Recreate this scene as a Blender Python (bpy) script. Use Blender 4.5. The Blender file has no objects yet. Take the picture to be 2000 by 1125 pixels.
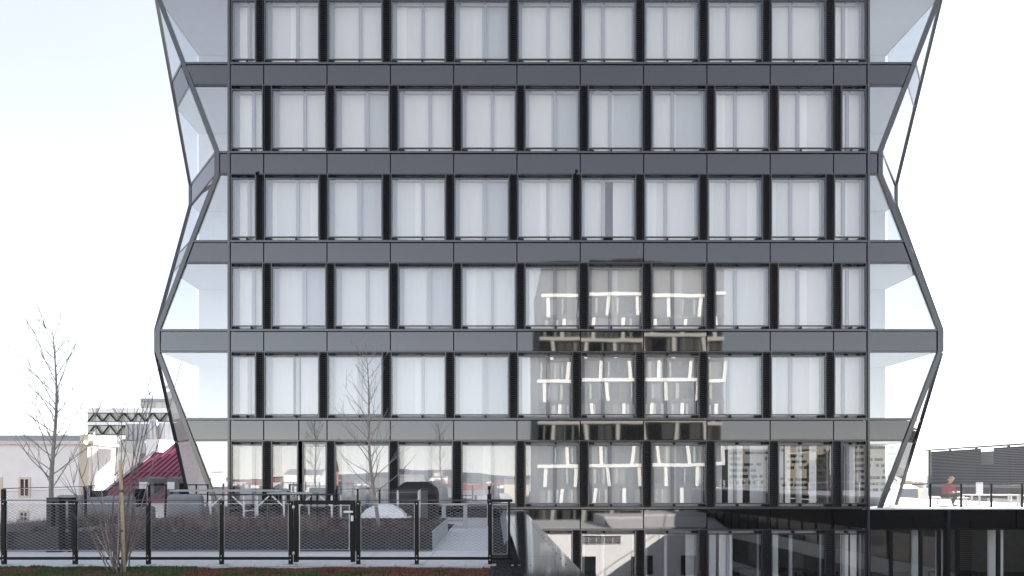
import bpy, bmesh, math, random
from mathutils import Vector, Matrix, noise
R = math.radians
rnd = random.Random(7)
SC = bpy.context.scene
COL = SC.collection

# ------------------------------------------------------------------ camera
F = 1100.0                      # focal length in pixels of the 2000 px wide photograph
EYE = 1.56
VX, VY = 965.0, 935.0           # where the view axis meets the picture
cam_d = bpy.data.cameras.new('camera')
cam = bpy.data.objects.new('camera', cam_d); COL.objects.link(cam)
cam.location = (0, 0, EYE); cam.rotation_euler = (R(90), 0, 0)
cam_d.sensor_width = 36.0; cam_d.lens = F / 2000 * 36.0
cam_d.shift_x = (1000 - VX) / 2000; cam_d.shift_y = (VY - 562.5) / 2000
cam_d.clip_start = 0.1; cam_d.clip_end = 20000
SC.camera = cam

# ------------------------------------------------------------------ sky, sun, exposure
SUN_EL, SUN_AZ = R(25), R(43)   # azimuth measured from +Y towards +X
w = bpy.data.worlds.new('World'); SC.world = w; w.use_nodes = True
nt = w.node_tree; nt.nodes.clear()
wo = nt.nodes.new('ShaderNodeOutputWorld'); bg = nt.nodes.new('ShaderNodeBackground')
sky = nt.nodes.new('ShaderNodeTexSky'); sky.sky_type = 'NISHITA'; sky.sun_disc = False
sky.sun_elevation = SUN_EL; sky.sun_rotation = SUN_AZ
sky.altitude = 200; sky.air_density = 1.0; sky.dust_density = 0.05; sky.ozone_density = 1.0
# thin veil of winter cloud
tc = nt.nodes.new('ShaderNodeTexCoord'); mp = nt.nodes.new('ShaderNodeMapping')
mp.inputs['Scale'].default_value = (1.3, 1.3, 3.4)
cl = nt.nodes.new('ShaderNodeTexNoise'); cl.inputs['Scale'].default_value = 2.2
cl.inputs['Detail'].default_value = 7; cl.inputs['Roughness'].default_value = 0.55
cr = nt.nodes.new('ShaderNodeMapRange'); cr.inputs['From Min'].default_value = 0.42; cr.inputs['From Max'].default_value = 0.72
cr.inputs['To Min'].default_value = 0.0; cr.inputs['To Max'].default_value = 0.16
hs = nt.nodes.new('ShaderNodeHueSaturation'); hs.inputs['Saturation'].default_value = 0.42
mx = nt.nodes.new('ShaderNodeMix'); mx.data_type = 'RGBA'
mx.inputs['B'].default_value = (2.9, 2.95, 3.05, 1)
L = nt.links.new
L(tc.outputs['Generated'], mp.inputs['Vector']); L(mp.outputs['Vector'], cl.inputs['Vector'])
L(cl.outputs['Fac'], cr.inputs['Value']); L(cr.outputs['Result'], mx.inputs['Factor'])
wb = nt.nodes.new('ShaderNodeMix'); wb.data_type = 'RGBA'; wb.blend_type = 'MULTIPLY'; wb.inputs['Factor'].default_value = 1
wb.inputs['B'].default_value = (1.0, .978, .985, 1)
L(sky.outputs['Color'], hs.inputs['Color']); L(hs.outputs['Color'], wb.inputs['A']); L(wb.outputs['Result'], mx.inputs['A'])
# high thin overcast evens the sky out: c / (1 + c/40)
dv = nt.nodes.new('ShaderNodeVectorMath'); dv.operation = 'MULTIPLY_ADD'; dv.inputs[1].default_value = (1/40,)*3; dv.inputs[2].default_value = (1,)*3
dq = nt.nodes.new('ShaderNodeVectorMath'); dq.operation = 'DIVIDE'
L(mx.outputs['Result'], dv.inputs[0]); L(mx.outputs['Result'], dq.inputs[0]); L(dv.outputs['Vector'], dq.inputs[1])
L(dq.outputs['Vector'], bg.inputs['Color']); L(bg.outputs['Background'], wo.inputs['Surface'])
bg.inputs['Strength'].default_value = 0.12
sd = bpy.data.lights.new('sun', 'SUN'); sun = bpy.data.objects.new('sun', sd); COL.objects.link(sun)
sd.energy = 5.0; sd.angle = R(0.5); sd.color = (1.0, 0.95, 0.88)
sdir = Vector((math.sin(SUN_AZ) * math.cos(SUN_EL), math.cos(SUN_AZ) * math.cos(SUN_EL), math.sin(SUN_EL)))
sun.rotation_euler = sdir.to_track_quat('Z', 'Y').to_euler(); sun.location = sdir * 300
vs = SC.view_settings
vs.view_transform = 'Standard'; vs.look = 'None'; vs.gamma = 1; vs.use_curve_mapping = False
vs.exposure = 1.8
SC.render.film_transparent = False
SC.cycles.max_bounces = 10; SC.cycles.transparent_max_bounces = 24
SC.cycles.glossy_bounces = 6; SC.cycles.diffuse_bounces = 4
SC.cycles.sample_clamp_indirect = 8.0
SC.cycles.caustics_reflective = False; SC.cycles.caustics_refractive = False

# ------------------------------------------------------------------ helpers
def P(px, py, d):
    """the place at distance d along the view axis that the photograph shows at px, py"""
    return Vector(((px - VX) * d / F, d, EYE + (VY - py) * d / F))

class MB:
    def __init__(s): s.v = []; s.f = []; s.m = []
    def quad(s, a, b, c, d, m=0):
        n = len(s.v); s.v += [tuple(a), tuple(b), tuple(c), tuple(d)]; s.f.append((n, n+1, n+2, n+3)); s.m.append(m); return s
    def tri(s, a, b, c, m=0):
        n = len(s.v); s.v += [tuple(a), tuple(b), tuple(c)]; s.f.append((n, n+1, n+2)); s.m.append(m); return s
    def box(s, x0, x1, y0, y1, z0, z1, m=0):
        n = len(s.v)
        s.v += [(x0,y0,z0),(x1,y0,z0),(x1,y1,z0),(x0,y1,z0),(x0,y0,z1),(x1,y0,z1),(x1,y1,z1),(x0,y1,z1)]
        s.f += [(n,n+3,n+2,n+1),(n+4,n+5,n+6,n+7),(n,n+1,n+5,n+4),(n+1,n+2,n+6,n+5),(n+2,n+3,n+7,n+6),(n+3,n,n+4,n+7)]
        s.m += [m]*6; return s
    def prism(s, poly, off, m=0):
        """closed solid: polygon (3-D points) swept by the vector off"""
        n = len(s.v); k = len(poly); off = Vector(off)
        s.v += [tuple(p) for p in poly] + [tuple(Vector(p) + off) for p in poly]
        s.f += [tuple(range(n, n+k)), tuple(range(n+2*k-1, n+k-1, -1))]
        for i in range(k):
            j = (i+1) % k; s.f.append((n+i, n+k+i, n+k+j, n+j))
        s.m += [m]*(k+2); return s
    def tube(s, pts, rad, k=5, m=0, cap=True):
        pts = [Vector(p) for p in pts]
        if not hasattr(rad, '__len__'): rad = [rad]*len(pts)
        base = len(s.v); prev = None
        for i, p in enumerate(pts):
            t = (pts[min(i+1, len(pts)-1)] - pts[max(i-1, 0)])
            t = t.normalized() if t.length > 1e-9 else Vector((0,0,1))
            if prev is None:
                a = t.orthogonal().normalized()
            else:
                a = prev - t*prev.dot(t); a = a.normalized() if a.length > 1e-6 else t.orthogonal().normalized()
            prev = a; b = t.cross(a)
            for q in range(k):
                an = 2*math.pi*q/k
                s.v.append(tuple(p + (a*math.cos(an) + b*math.sin(an))*rad[i]))
        for i in range(len(pts)-1):
            for q in range(k):
                r = (q+1) % k
                s.f.append((base+i*k+q, base+i*k+r, base+(i+1)*k+r, base+(i+1)*k+q)); s.m.append(m)
        if cap and k > 2:
            s.f.append(tuple(base+q for q in range(k-1,-1,-1))); s.m.append(m)
            e = base+(len(pts)-1)*k; s.f.append(tuple(e+q for q in range(k))); s.m.append(m)
        return s
    def bar(s, p, q, wx, wy=None, m=0):
        """square bar between two points"""
        p = Vector(p); q = Vector(q); wy = wy or wx; t = (q-p).normalized()
        up = Vector((0,0,1)) if abs(t.z) < .95 else Vector((0,1,0))
        a = t.cross(up).normalized()*wx/2; b = a.cross(t).normalized()*wy/2
        n = len(s.v)
        for o in (p, q): s.v += [tuple(o-a-b), tuple(o+a-b), tuple(o+a+b), tuple(o-a+b)]
        s.f += [(n,n+1,n+2,n+3),(n+7,n+6,n+5,n+4)] + [(n+i, n+4+i, n+4+(i+1)%4, n+(i+1)%4) for i in range(4)]
        s.m += [m]*6; return s
    def lathe(s, prof, c=(0,0,0), k=16, m=0):
        base = len(s.v)
        for r, z in prof:
            for q in range(k):
                an = 2*math.pi*q/k; s.v.append((c[0]+r*math.cos(an), c[1]+r*math.sin(an), c[2]+z))
        for i in range(len(prof)-1):
            for q in range(k):
                r = (q+1)%k; s.f.append((base+i*k+q, base+i*k+r, base+(i+1)*k+r, base+(i+1)*k+q)); s.m.append(m)
        return s
    def mesh(s, name, mats, smooth=False):
        me = bpy.data.meshes.new(name); me.from_pydata(s.v, [], s.f)
        if not isinstance(mats, (list, tuple)): mats = [mats]
        for mt in mats:
            if mt: me.materials.append(mt)
        if len(mats) > 1: me.polygons.foreach_set('material_index', s.m)
        if smooth: me.polygons.foreach_set('use_smooth', [True]*len(me.polygons))
        me.update(); return me
    def build(s, name, mats, parent=None, smooth=False, loc=None):
        return link(name, s.mesh(name, mats, smooth), parent, loc)

def link(name, me, parent=None, loc=None, rot=None):
    o = bpy.data.objects.new(name, me); COL.objects.link(o)
    if parent is not None: o.parent = parent
    if loc is not None: o.location = loc
    if rot is not None: o.rotation_euler = rot
    return o
def thing(name, label, cat, loc=(0,0,0), rz=0, group=None):
    o = bpy.data.objects.new(name, None); COL.objects.link(o); o.location = loc; o.rotation_euler = (0,0,rz)
    o.empty_display_size = .2
    return tag(o, label, cat, group)
def tag(o, label, cat, group=None):
    o['label'] = label; o['category'] = cat
    if group: o['group'] = group
    return o
def struct(o): o['kind'] = 'structure'; return o
def stuff(o, label=None, cat=None):
    o['kind'] = 'stuff'
    if label: o['label'] = label
    if cat: o['category'] = cat
    return o
def rounded(me_obj, w_, seg=2):
    b = me_obj.modifiers.new('bevel', 'BEVEL'); b.width = w_; b.segments = seg; b.limit_method = 'ANGLE'
    return me_obj

# ------------------------------------------------------------------ materials
def mat(name, col, rough=.6, ior=1.45, metal=0.0, var=0.0, vscale=3.0, bump=0.0, bscale=20.0, bdist=.01, stretch=None, col2=None, tone=None):
    m = bpy.data.materials.new(name); m.use_nodes = True; t = m.node_tree; b = t.nodes['Principled BSDF']
    b.inputs['Roughness'].default_value = rough; b.inputs['IOR'].default_value = ior; b.inputs['Metallic'].default_value = metal
    b.inputs['Base Color'].default_value = (*col, 1)
    if var or bump or col2:
        g = t.nodes.new('ShaderNodeTexCoord'); mpn = t.nodes.new('ShaderNodeMapping')
        if stretch: mpn.inputs['Scale'].default_value = stretch
        t.links.new(g.outputs['Object'], mpn.inputs['Vector'])
    if var or col2:
        n = t.nodes.new('ShaderNodeTexNoise'); n.inputs['Scale'].default_value = vscale; n.inputs['Detail'].default_value = 6
        n.inputs['Roughness'].default_value = .62
        t.links.new(mpn.outputs['Vector'], n.inputs['Vector'])
        r = t.nodes.new('ShaderNodeValToRGB')
        a = tuple(c*(1-var) for c in col); z = col2 or tuple(min(1, c*(1+var)) for c in col)
        r.color_ramp.elements[0].color = (*a, 1); r.color_ramp.elements[1].color = (*z, 1)
        r.color_ramp.elements[0].position = .3; r.color_ramp.elements[1].position = .7
        t.links.new(n.outputs['Fac'], r.inputs['Fac']); t.links.new(r.outputs['Color'], b.inputs['Base Color'])
    if bump:
        n2 = t.nodes.new('ShaderNodeTexNoise'); n2.inputs['Scale'].default_value = bscale; n2.inputs['Detail'].default_value = 4
        t.links.new(mpn.outputs['Vector'], n2.inputs['Vector'])
        bp = t.nodes.new('ShaderNodeBump'); bp.inputs['Strength'].default_value = bump; bp.inputs['Distance'].default_value = bdist
        t.links.new(n2.outputs['Fac'], bp.inputs['Height']); t.links.new(bp.outputs['Normal'], b.inputs['Normal'])
    return m
def wavy(t, scale, dist, stretch=(1,1,1)):
    """the slight waviness of toughened glass"""
    g = t.nodes.new('ShaderNodeNewGeometry'); mpn = t.nodes.new('ShaderNodeMapping'); mpn.inputs['Scale'].default_value = stretch
    n = t.nodes.new('ShaderNodeTexNoise'); n.inputs['Scale'].default_value = scale; n.inputs['Detail'].default_value = 1.0
    bp = t.nodes.new('ShaderNodeBump'); bp.inputs['Strength'].default_value = 1; bp.inputs['Distance'].default_value = dist
    t.links.new(g.outputs['Position'], mpn.inputs['Vector']); t.links.new(mpn.outputs['Vector'], n.inputs['Vector'])
    t.links.new(n.outputs['Fac'], bp.inputs['Height']); return bp.outputs['Normal']
def glass(name, ior, tint=(.92,.95,.95), wave=None, boost=0.0):
    m = bpy.data.materials.new(name); m.use_nodes = True; t = m.node_tree; t.nodes.clear()
    o = t.nodes.new('ShaderNodeOutputMaterial'); mixn = t.nodes.new('ShaderNodeMixShader')
    tr = t.nodes.new('ShaderNodeBsdfTransparent'); tr.inputs['Color'].default_value = (*tint, 1)
    gl = t.nodes.new('ShaderNodeBsdfGlossy'); gl.inputs['Roughness'].default_value = 0.0
    ge = t.nodes.new('ShaderNodeNewGeometry'); dt = t.nodes.new('ShaderNodeVectorMath'); dt.operation = 'DOT_PRODUCT'
    t.links.new(ge.outputs['Normal'], dt.inputs[0]); t.links.new(ge.outputs['Incoming'], dt.inputs[1])
    def mth(op, x, y=None):
        n_ = t.nodes.new('ShaderNodeMath'); n_.operation = op
        for i_, v_ in enumerate((x, y)):
            if v_ is None: continue
            if isinstance(v_, float): n_.inputs[i_].default_value = v_
            else: t.links.new(v_, n_.inputs[i_])
        return n_.outputs[0]
    r0 = ((ior-1)/(ior+1))**2                      # Schlick, the same from both sides of the sheet
    fac = mth('ADD', mth('MULTIPLY', mth('POWER', mth('SUBTRACT', 1.0, mth('ABSOLUTE', dt.outputs['Value'])), 5.0), 1.0-r0), r0)
    if wave:
        nn = wavy(t, *wave); t.links.new(nn, gl.inputs['Normal'])
    t.links.new(fac, mixn.inputs['Fac']); t.links.new(tr.outputs['BSDF'], mixn.inputs[1]); t.links.new(gl.outputs['BSDF'], mixn.inputs[2])
    t.links.new(mixn.outputs['Shader'], o.inputs['Surface']); return m
M = {}
M['pane'] = glass('window_glass', 2.95, (.99,.99,.99), wave=(.8, .0009))
M['corner'] = glass('corner_glass', 4.6, tint=(.76,.80,.81), wave=(.5, .0006))
M['clear'] = glass('plain_glass', 1.6)
def spandrel_mat():
    m = mat('spandrel_glass', (.002,.002,.003), .03, 2.05); t = m.node_tree; b = t.nodes['Principled BSDF']
    t.links.new(wavy(t, .8, .0012), b.inputs['Normal']); return m
M['spandrel'] = spandrel_mat()
M['frame'] = mat('anodised_frame', (.02,.021,.026), .2, 1.9)
M['frame_dark'] = mat('dark_frame', (.008,.008,.01), .45, 1.3)
M['slat'] = mat('louvre_slat', (.010,.010,.013), .4, 1.4)
M['sash'] = mat('inner_sash', (.36,.37,.40), .5)
M['curtain'] = mat('white_curtain', (.77,.77,.755), .9, var=.015, vscale=.8)
M['curtain2'] = mat('bright_curtain', (.92,.92,.89), .9)
M['curtain3'] = mat('grey_curtain', (.55,.57,.58), .9)
M['white_in'] = mat('white_interior', (.88,.88,.87), .8, var=.03)
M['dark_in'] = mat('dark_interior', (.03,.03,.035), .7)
M['grey_in'] = mat('grey_interior', (.14,.14,.14), .7, var=.1)
M['deck'] = mat('pale_paver', (.66,.66,.67), .75, var=.16, vscale=7, bump=.25, bscale=60, bdist=.004, stretch=(.35,6,1))
M['deck_under'] = mat('joint_bed', (.16,.16,.165), .9, var=.3, vscale=9)
M['black_metal'] = mat('black_steel', (.008,.008,.009), .45, 1.3, var=.3, vscale=8)
M['wire'] = mat('steel_wire', (.5,.5,.5), .35, metal=.8)
M['galv'] = mat('galvanised_steel', (.55,.55,.55), .45, metal=.6, var=.15, vscale=6)
M['rail'] = mat('grey_rail', (.09,.09,.095), .5, 1.4)
M['planter'] = mat('grey_planter_steel', (.022,.024,.028), .5, 1.4, var=.2, vscale=2, bump=.15, bscale=6)
M['soil'] = mat('planter_soil', (.035,.025,.02), .95, var=.5, vscale=14, bump=.8, bscale=30, bdist=.03)
M['wing_panel'] = mat('grey_green_panel', (.02,.022,.022), .6, 1.3); M['wing_panel_light'] = mat('pale_grey_green_panel', (.34,.38,.36), .5, var=.06)  # shade and light put into the colour: dark top row, pale lower rows
M['cap'] = mat('parapet_metal', (.22,.23,.25), .07, 2.0, metal=.9, var=.08, vscale=1.2, bump=.05, bscale=1.3, bdist=.008)
M['gravel'] = mat('dark_gravel', (.025,.026,.03), .8, var=.6, vscale=26, bump=1, bscale=45, bdist=.03)
M['bark'] = mat('grey_bark', (.27,.25,.23), .85, var=.3, vscale=9, bump=.4, bscale=30)
M['twig'] = mat('grey_twig', (.27,.25,.24), .8)
M['stem_red'] = mat('reddish_stem', (.19,.15,.15), .7, var=.3, vscale=6)
M['stem_tan'] = mat('tan_stem', (.30,.27,.22), .75, var=.3, vscale=6)
M['stake'] = mat('pale_wood_stake', (.50,.38,.24), .75, var=.15, vscale=12)
M['straw'] = mat('dry_straw', (.24,.21,.19), .9)
M['brown'] = mat('dry_brown_plant', (.085,.05,.042), .9, var=.3)
M['purple'] = mat('dry_purple_plant', (.10,.05,.055), .9, var=.3)
M['green'] = mat('green_moss', (.07,.12,.04), .9, var=.35, vscale=10)
M['sedum'] = mat('red_sedum', (.17,.055,.035), .9, var=.4, vscale=12)
M['plaster'] = mat('white_plaster', (.92,.91,.90), .85, var=.05, vscale=.7, bump=.1, bscale=8)
M['cream'] = mat('cream_stone', (.72,.66,.54), .85, var=.06, vscale=1)
M['grey_roof'] = mat('grey_roof_sheet', (.30,.31,.32), .5, var=.1, vscale=2)
M['zinc'] = mat('zinc_sheet', (.36,.37,.39), .4, metal=.3, var=.08, vscale=1.5)
M['dormer'] = mat('dormer_zinc', (.11,.115,.125), .5, var=.1)
M['white_sheet'] = mat('white_sheet', (.72,.73,.75), .5, var=.04)
M['red_roof'] = mat('crimson_roof', (.26,.035,.075), .45, var=.12, vscale=.9, stretch=(1,.3,.3))
M['white_metal'] = mat('white_paint', (.8,.8,.8), .45)
M['table'] = mat('pale_table_top', (.40,.40,.40), .5, var=.06)
M['cushion'] = mat('grey_cushion', (.25,.26,.28), .95, var=.08, vscale=5, bump=.2, bscale=50)
M['cover'] = mat('black_cover', (.012,.012,.013), .5, bump=.4, bscale=4, bdist=.05)
M['dome'] = mat('white_acrylic', (.8,.8,.81), .3, var=.03)
M['wood'] = mat('light_wood', (.50,.38,.27), .6, var=.2, vscale=6, stretch=(1,8,8))
M['tower_brown'] = mat('dark_brown_cladding', (.014,.009,.009), .5, var=.2)
M['tower_white'] = mat('cream_band', (.74,.72,.67), .7)
M['tower_glass'] = mat('far_window', (.008,.010,.012), .1, 1.4, var=.4, vscale=.35)
M['tower_blind'] = mat('far_blind', (.10,.10,.10), .8)
M['far_curtain'] = mat('far_curtain', (.26,.29,.26), .9)
M['block_a'] = mat('grey_block', (.20,.20,.20), .9, var=.15, vscale=.2); M['block_b'] = mat('tan_block', (.27,.25,.21), .9, var=.15, vscale=.2); M['block_c'] = mat('taupe_block', (.19,.18,.17), .9, var=.15, vscale=.2)
M['pink'] = mat('pink_render', (.65,.30,.24), .85, var=.06)
M['hill'] = mat('wooded_hill', (.06,.065,.06), .95, var=.4, vscale=.01)
M['city_ground'] = mat('city_ground', (.14,.14,.13), .95, var=.4, vscale=.02)

# ------------------------------------------------------------------ terrain far away
g = MB()
N = 64
g.v = [(0,0,-20)] ; ring = []
for k in range(N):
    a = 2*math.pi*k/N; g.v.append((4200*math.cos(a), 4200*math.sin(a), -20))
g.f = [(0, 1+k, 1+(k+1)%N) for k in range(N)]; g.m = [0]*N
struct(g.build('ground', M['city_ground']))
h = MB(); K = 220; rows = 5
for i in range(K):
    a = 2*math.pi*i/K
    n1 = noise.noise(Vector((math.cos(a)*3, math.sin(a)*3, 4.2))); n2 = noise.noise(Vector((math.cos(a)*14, math.sin(a)*14, 1.3)))
    H = max(8, 46 + 50*n1 + 12*n2)
    for j in range(rows):
        rr = 2900 + j*260; hh = H*[0, .55, .95, 1.0, .6][j] + 6*noise.noise(Vector((math.cos(a)*60, math.sin(a)*60, j)))
        h.v.append((rr*math.cos(a), rr*math.sin(a), -22 + hh*[0,1,1,1,1][j]))
for i in range(K):
    for j in range(rows-1):
        b0 = i*rows+j; b1 = ((i+1)%K)*rows+j
        h.f.append((b0, b1, b1+1, b0+1)); h.m.append(0)
struct(h.build('hills', M['hill'], smooth=True))

# ------------------------------------------------------------------ the office tower
D = 22.774; S = F / D                       # the front plane, pixels per metre there
def X(px): return (px - VX) / S
def Z(py): return EYE + (VY - py) / S
PITCH = 173.6 / S
def FL(n): return Z(992) + n*PITCH          # ledge under storey n
tower = thing('office_tower', 'dark glass office tower with zigzag corners and rows of box windows', 'office building', (0, D, 0))
def T(mb, name, m, parent=tower, smooth=False):
    mb.v = [(x, y-D, z) for x, y, z in mb.v]     # tower parts live in the tower's own frame
    return mb.build(name, m, parent, smooth)
edges = [450, 515] + [515 + 123.67*k for k in range(1, 10)] + [1693]
NLO, NHI = -1, 7
GAP = .022

# --- spandrel panels, each its own sheet with an open joint round it
pan_cache = {}
def spandrel(x0, x1, z0, z1):
    key = (round(x1-x0, 3), round(z1-z0, 3))
    if key not in pan_cache:
        wd, ht = (x1-x0)/2-GAP, (z1-z0)/2
        pan_cache[key] = MB().box(-wd, wd, 0, .03, -ht, ht).mesh('spandrel_panel', M['spandrel'])
    o = link('spandrel_panel', pan_cache[key], tower, ((x0+x1)/2, rnd.uniform(0, .003), (z0+z1)/2),
             (R(rnd.uniform(-.22, .22)), 0, R(rnd.uniform(-.2, .2))))
    return o
for n in range(NLO+1, NHI+2):
    zt, zb = FL(n) - .075, FL(n) - .84
    for i in range(len(edges)-1):
        a, b = X(edges[i]), X(edges[i+1])
        if n == 1 and i == 1:
            mid = X(583.5); spandrel(a, mid, zb, zt); spandrel(mid, b, zb, zt)
        else:
            spandrel(a, b, zb, zt)
xl, xr = X(450), X(1693)
# --- continuous trims
for n in range(NLO+1, NHI+2):
    t = MB().box(xl, xr, D-.035, D+.1, FL(n)-.045, FL(n)+.035); T(t, 'ledge_trim', M['frame'])
    t = MB().box(xl, xr, D-.012, D+.1, FL(n)-.895, FL(n)-.855); T(t, 'head_trim', M['frame'])
    t = MB().box(xl-.02, xr+.02, D+.12, D+.42, FL(n)-.88, FL(n)+.03); T(t, 'spandrel_backing', M['frame_dark'])
for xx in (447.5, 1695.5):
    t = MB().box(X(xx)-.045, X(xx)+.045, D-.05, D+.40, FL(NLO)-.9, FL(NHI+1)); T(t, 'corner_mullion', M['frame'])

# --- windows
win_cache = {}
def curtain_mesh(wd, ht, segs, seed):
    r_ = random.Random(seed); mb = MB()
    for (u0, u1, m_) in segs:
        a, b = u0*wd, u1*wd; k = max(4, int((b-a)/.07)); pts = []
        for q in range(k+1):
            pts.append((a + (b-a)*q/k, .0035*math.sin(q*1.1 + r_.random()*.8)))
        for q in range(k):
            mb.quad((pts[q][0], pts[q][1], 0), (pts[q+1][0], pts[q+1][1], 0), (pts[q+1][0], pts[q+1][1], ht), (pts[q][0], pts[q][1], ht), m_)
    return mb.mesh('curtain', [M['curtain'], M['curtain2'], M['curtain3']], True)
def window_frame_mesh(wd, ht):
    mb = MB(); d1 = .27
    mb.box(0, .03, -.015, d1, 0, ht).box(wd-.03, wd, -.015, d1, 0, ht)
    mb.box(.035, wd-.035, .12, d1, 0, .02).box(.035, wd-.035, .05, d1, ht-.02, ht)
    zb, zt = .115, ht-.135                       # outer sash stands clear of head and sill
    mb.box(.03, .058, 0, .05, zb, zt).box(wd-.058, wd-.03, 0, .05, zb, zt)
    mb.box(.03, wd-.03, -.002, .052, zb, zb+.045).box(.03, wd-.03, -.002, .052, zt-.045, zt)
    return mb.mesh('window', M['frame'])
def sash_mesh(wd, ht, split):
    mb = MB(); a = .11
    mb.box(.035, .035+a*1.5, 0, .06, .02, ht-.02).box(wd-.035-a*.5, wd-.035, 0, .06, .02, ht-.02)
    mb.box(.035, wd-.035, .002, .058, ht-.14, ht-.02).box(.035, wd-.035, .002, .058, .02, .1)
    if split:
        c = wd*split; mb.box(c-.07, c+.05, -.012, .07, .02, ht-.02)
    return mb.mesh('inner_sash', M['sash'])
br_long = MB().box(0, .22, .06, .2, 0, .09).mesh('bracket', M['frame_dark'])
br_short = MB().box(-.03, .03, .03, .2, 0, .09).mesh('bracket', M['frame_dark'])
def louvre_mesh(wd, ht):
    mb = MB(); k = int(ht/.083)
    for q in range(k):
        z = (q+.5)*ht/k
        mb.prism([(.03, 0, z-.018), (.03, .006, z+.012), (.03, .07, z+.04), (.03, .064, z+.02)], (wd-.06, 0, 0), 0)
    mb.box(0, .03, -.012, .12, 0, ht).box(wd-.03, wd, -.012, .12, 0, ht)
    mb.box(.03, wd-.03, .1, .12, 0, ht, 1)
    return mb.mesh('louvre', [M['slat'], M['frame_dark']])
def window(x0, x1, n, side, split, segs, seed, tilt=True, pane_z=None):
    z0, z1 = FL(n)+.04, FL(n+1)-.9; wd, ht = x1-x0, z1-z0
    key = (round(wd, 2), round(ht, 3), side, split)
    if key not in win_cache:
        pm = MB(); zb, zt = .15, ht-.17; hw, hh = wd/2-.058, (zt-zb)/2
        pm.box(-hw, hw, 0, .008, -hh, hh)
        pm.f = [pm.f[2]]; pm.m = [0]
        win_cache[key] = (window_frame_mesh(wd, ht), pm.mesh('pane', M['pane']), sash_mesh(wd, ht, split))
    fm, pm, sm = win_cache[key]
    wo_ = link('window', fm, tower, (x0, 0, z0))
    link('pane', pm, wo_, (wd/2, .025, (ht-.02)/2), (R(rnd.uniform(-.10, .10)), 0, R(rnd.uniform(-.16, .16))))
    link('inner_sash', sm, wo_, (0, .27, 0))
    for z in (.02, ht-.13):
        link('bracket', br_long, wo_, (.04 if side > 0 else wd-.26, 0, z)); link('bracket', br_short, wo_, (wd*(split or .6), 0, z))
    if segs:
        link('curtain', curtain_mesh(wd-.1, ht-.04, segs, seed), wo_, (.05, .355, .02))
    return wo_
lv_cache = {}
def louvre(x0, x1, n):
    z0, z1 = FL(n)+.04, FL(n+1)-.9; key = round(x1-x0, 2)
    if key not in lv_cache: lv_cache[key] = louvre_mesh(x1-x0, z1-z0)
    link('louvre', lv_cache[key], tower, (x0, 0, z0))
LW = 14.2/S
for n in range(NLO, NHI+1):
    odd = n % 2 != 0
    for i in range(len(edges)-1):
        a, b = X(edges[i]), X(edges[i+1]); half = i in (0, len(edges)-2)
        has = (i != len(edges)-2) if odd else (i != 0)
        x0, x1 = a+.02, b-.02
        if has:
            if odd: louvre(b-LW, b-.015, n); x1 = b-LW-.015
            else: louvre(a+.015, a+LW, n); x0 = a+LW+.015
        c = (edges[i]+edges[i+1])/2
        # how the curtains hang behind this window
        rr = random.Random(n*97+i)
        split = (.57 if not half else .62) if c < 1130 else .43
        segs = [(0, 1, 0)]
        if half: segs = [(.0, .1, 2), (.1, .58, 1), (.58, 1, 0)]
        elif rr.random() < .3:
            u = rr.choice([.38, .42, .05]); segs = [(0, u, 0), (u, u+.2, 1), (u+.2, 1, 0)]
        elif rr.random() < .3: segs = [(0, .5, 0), (.5, 1, 2)]
        elif rr.random() < .35: segs = [(0, .16, 1), (.16, .8, 0), (.8, 1, 1)]
        elif rr.random() < .12: segs = [(0, .47, 0), (.62, 1, 0)]
        if n == 0 and c > 1380:
            segs = [[(.0, .18, 2), (.3, .58, 1), (.72, 1, 2)], [(.0, .16, 2), (.2, .3, 1), (.42, .52, 2), (.66, .8, 1)], [(.32, .8, 1)]][min(2, int((c-1380)/124))]
        if n == -1:
            if c < 1380: segs = [(.82, 1, 2)] if c > 1260 else None
            else: segs = [[(.0, .2, 2), (.26, .52, 0)], [(.1, .2, 2)], [(.35, .62, 0), (.68, .9, 0)]][min(2, int((c-1380)/124))]
        if n == 0 and i == 1:
            # terrace door in this bay: a fixed light and a door leaf with a dark slot beside it
            m0 = X(583); window(x0, m0-.01, n, 1, None, [(0, .25, 2), (.25, 1, 0)], 5)
            z0, z1 = FL(n)+.04, FL(n+1)-.9
            dr = link('terrace_door', MB().box(0, .06, .06, .14, -.34, z1-z0-.02).box(.94, 1.0, .06, .14, -.34, z1-z0-.02)
                      .box(.06, .94, .06, .14, z1-z0-.1, z1-z0-.02).box(.06, .94, .06, .14, -.34, -.2).mesh('terrace_door', M['frame']), tower, (x1-1.0, 0, z0))
            link('pane', MB().quad((.06, .1, -.2), (.94, .1, -.2), (.94, .1, z1-z0-.1), (.06, .1, z1-z0-.1)).mesh('pane', M['pane']), dr)
            link('handle', MB().bar((.1, .0, .65), (.1, .0, 1.0), .03).bar((.1, .06, .7), (.1, .0, .7), .02).bar((.1, .06, .95), (.1, .0, .95), .02).mesh('handle', M['galv']), dr)
            link('curtain', curtain_mesh(.95, z1-z0, [(.0, 1, 0)], 8), dr, (.03, .4, -.2))
        else:
            window(x0, x1, n, 1 if c < 1300 else -1, split, segs, n*31+i)

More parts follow.
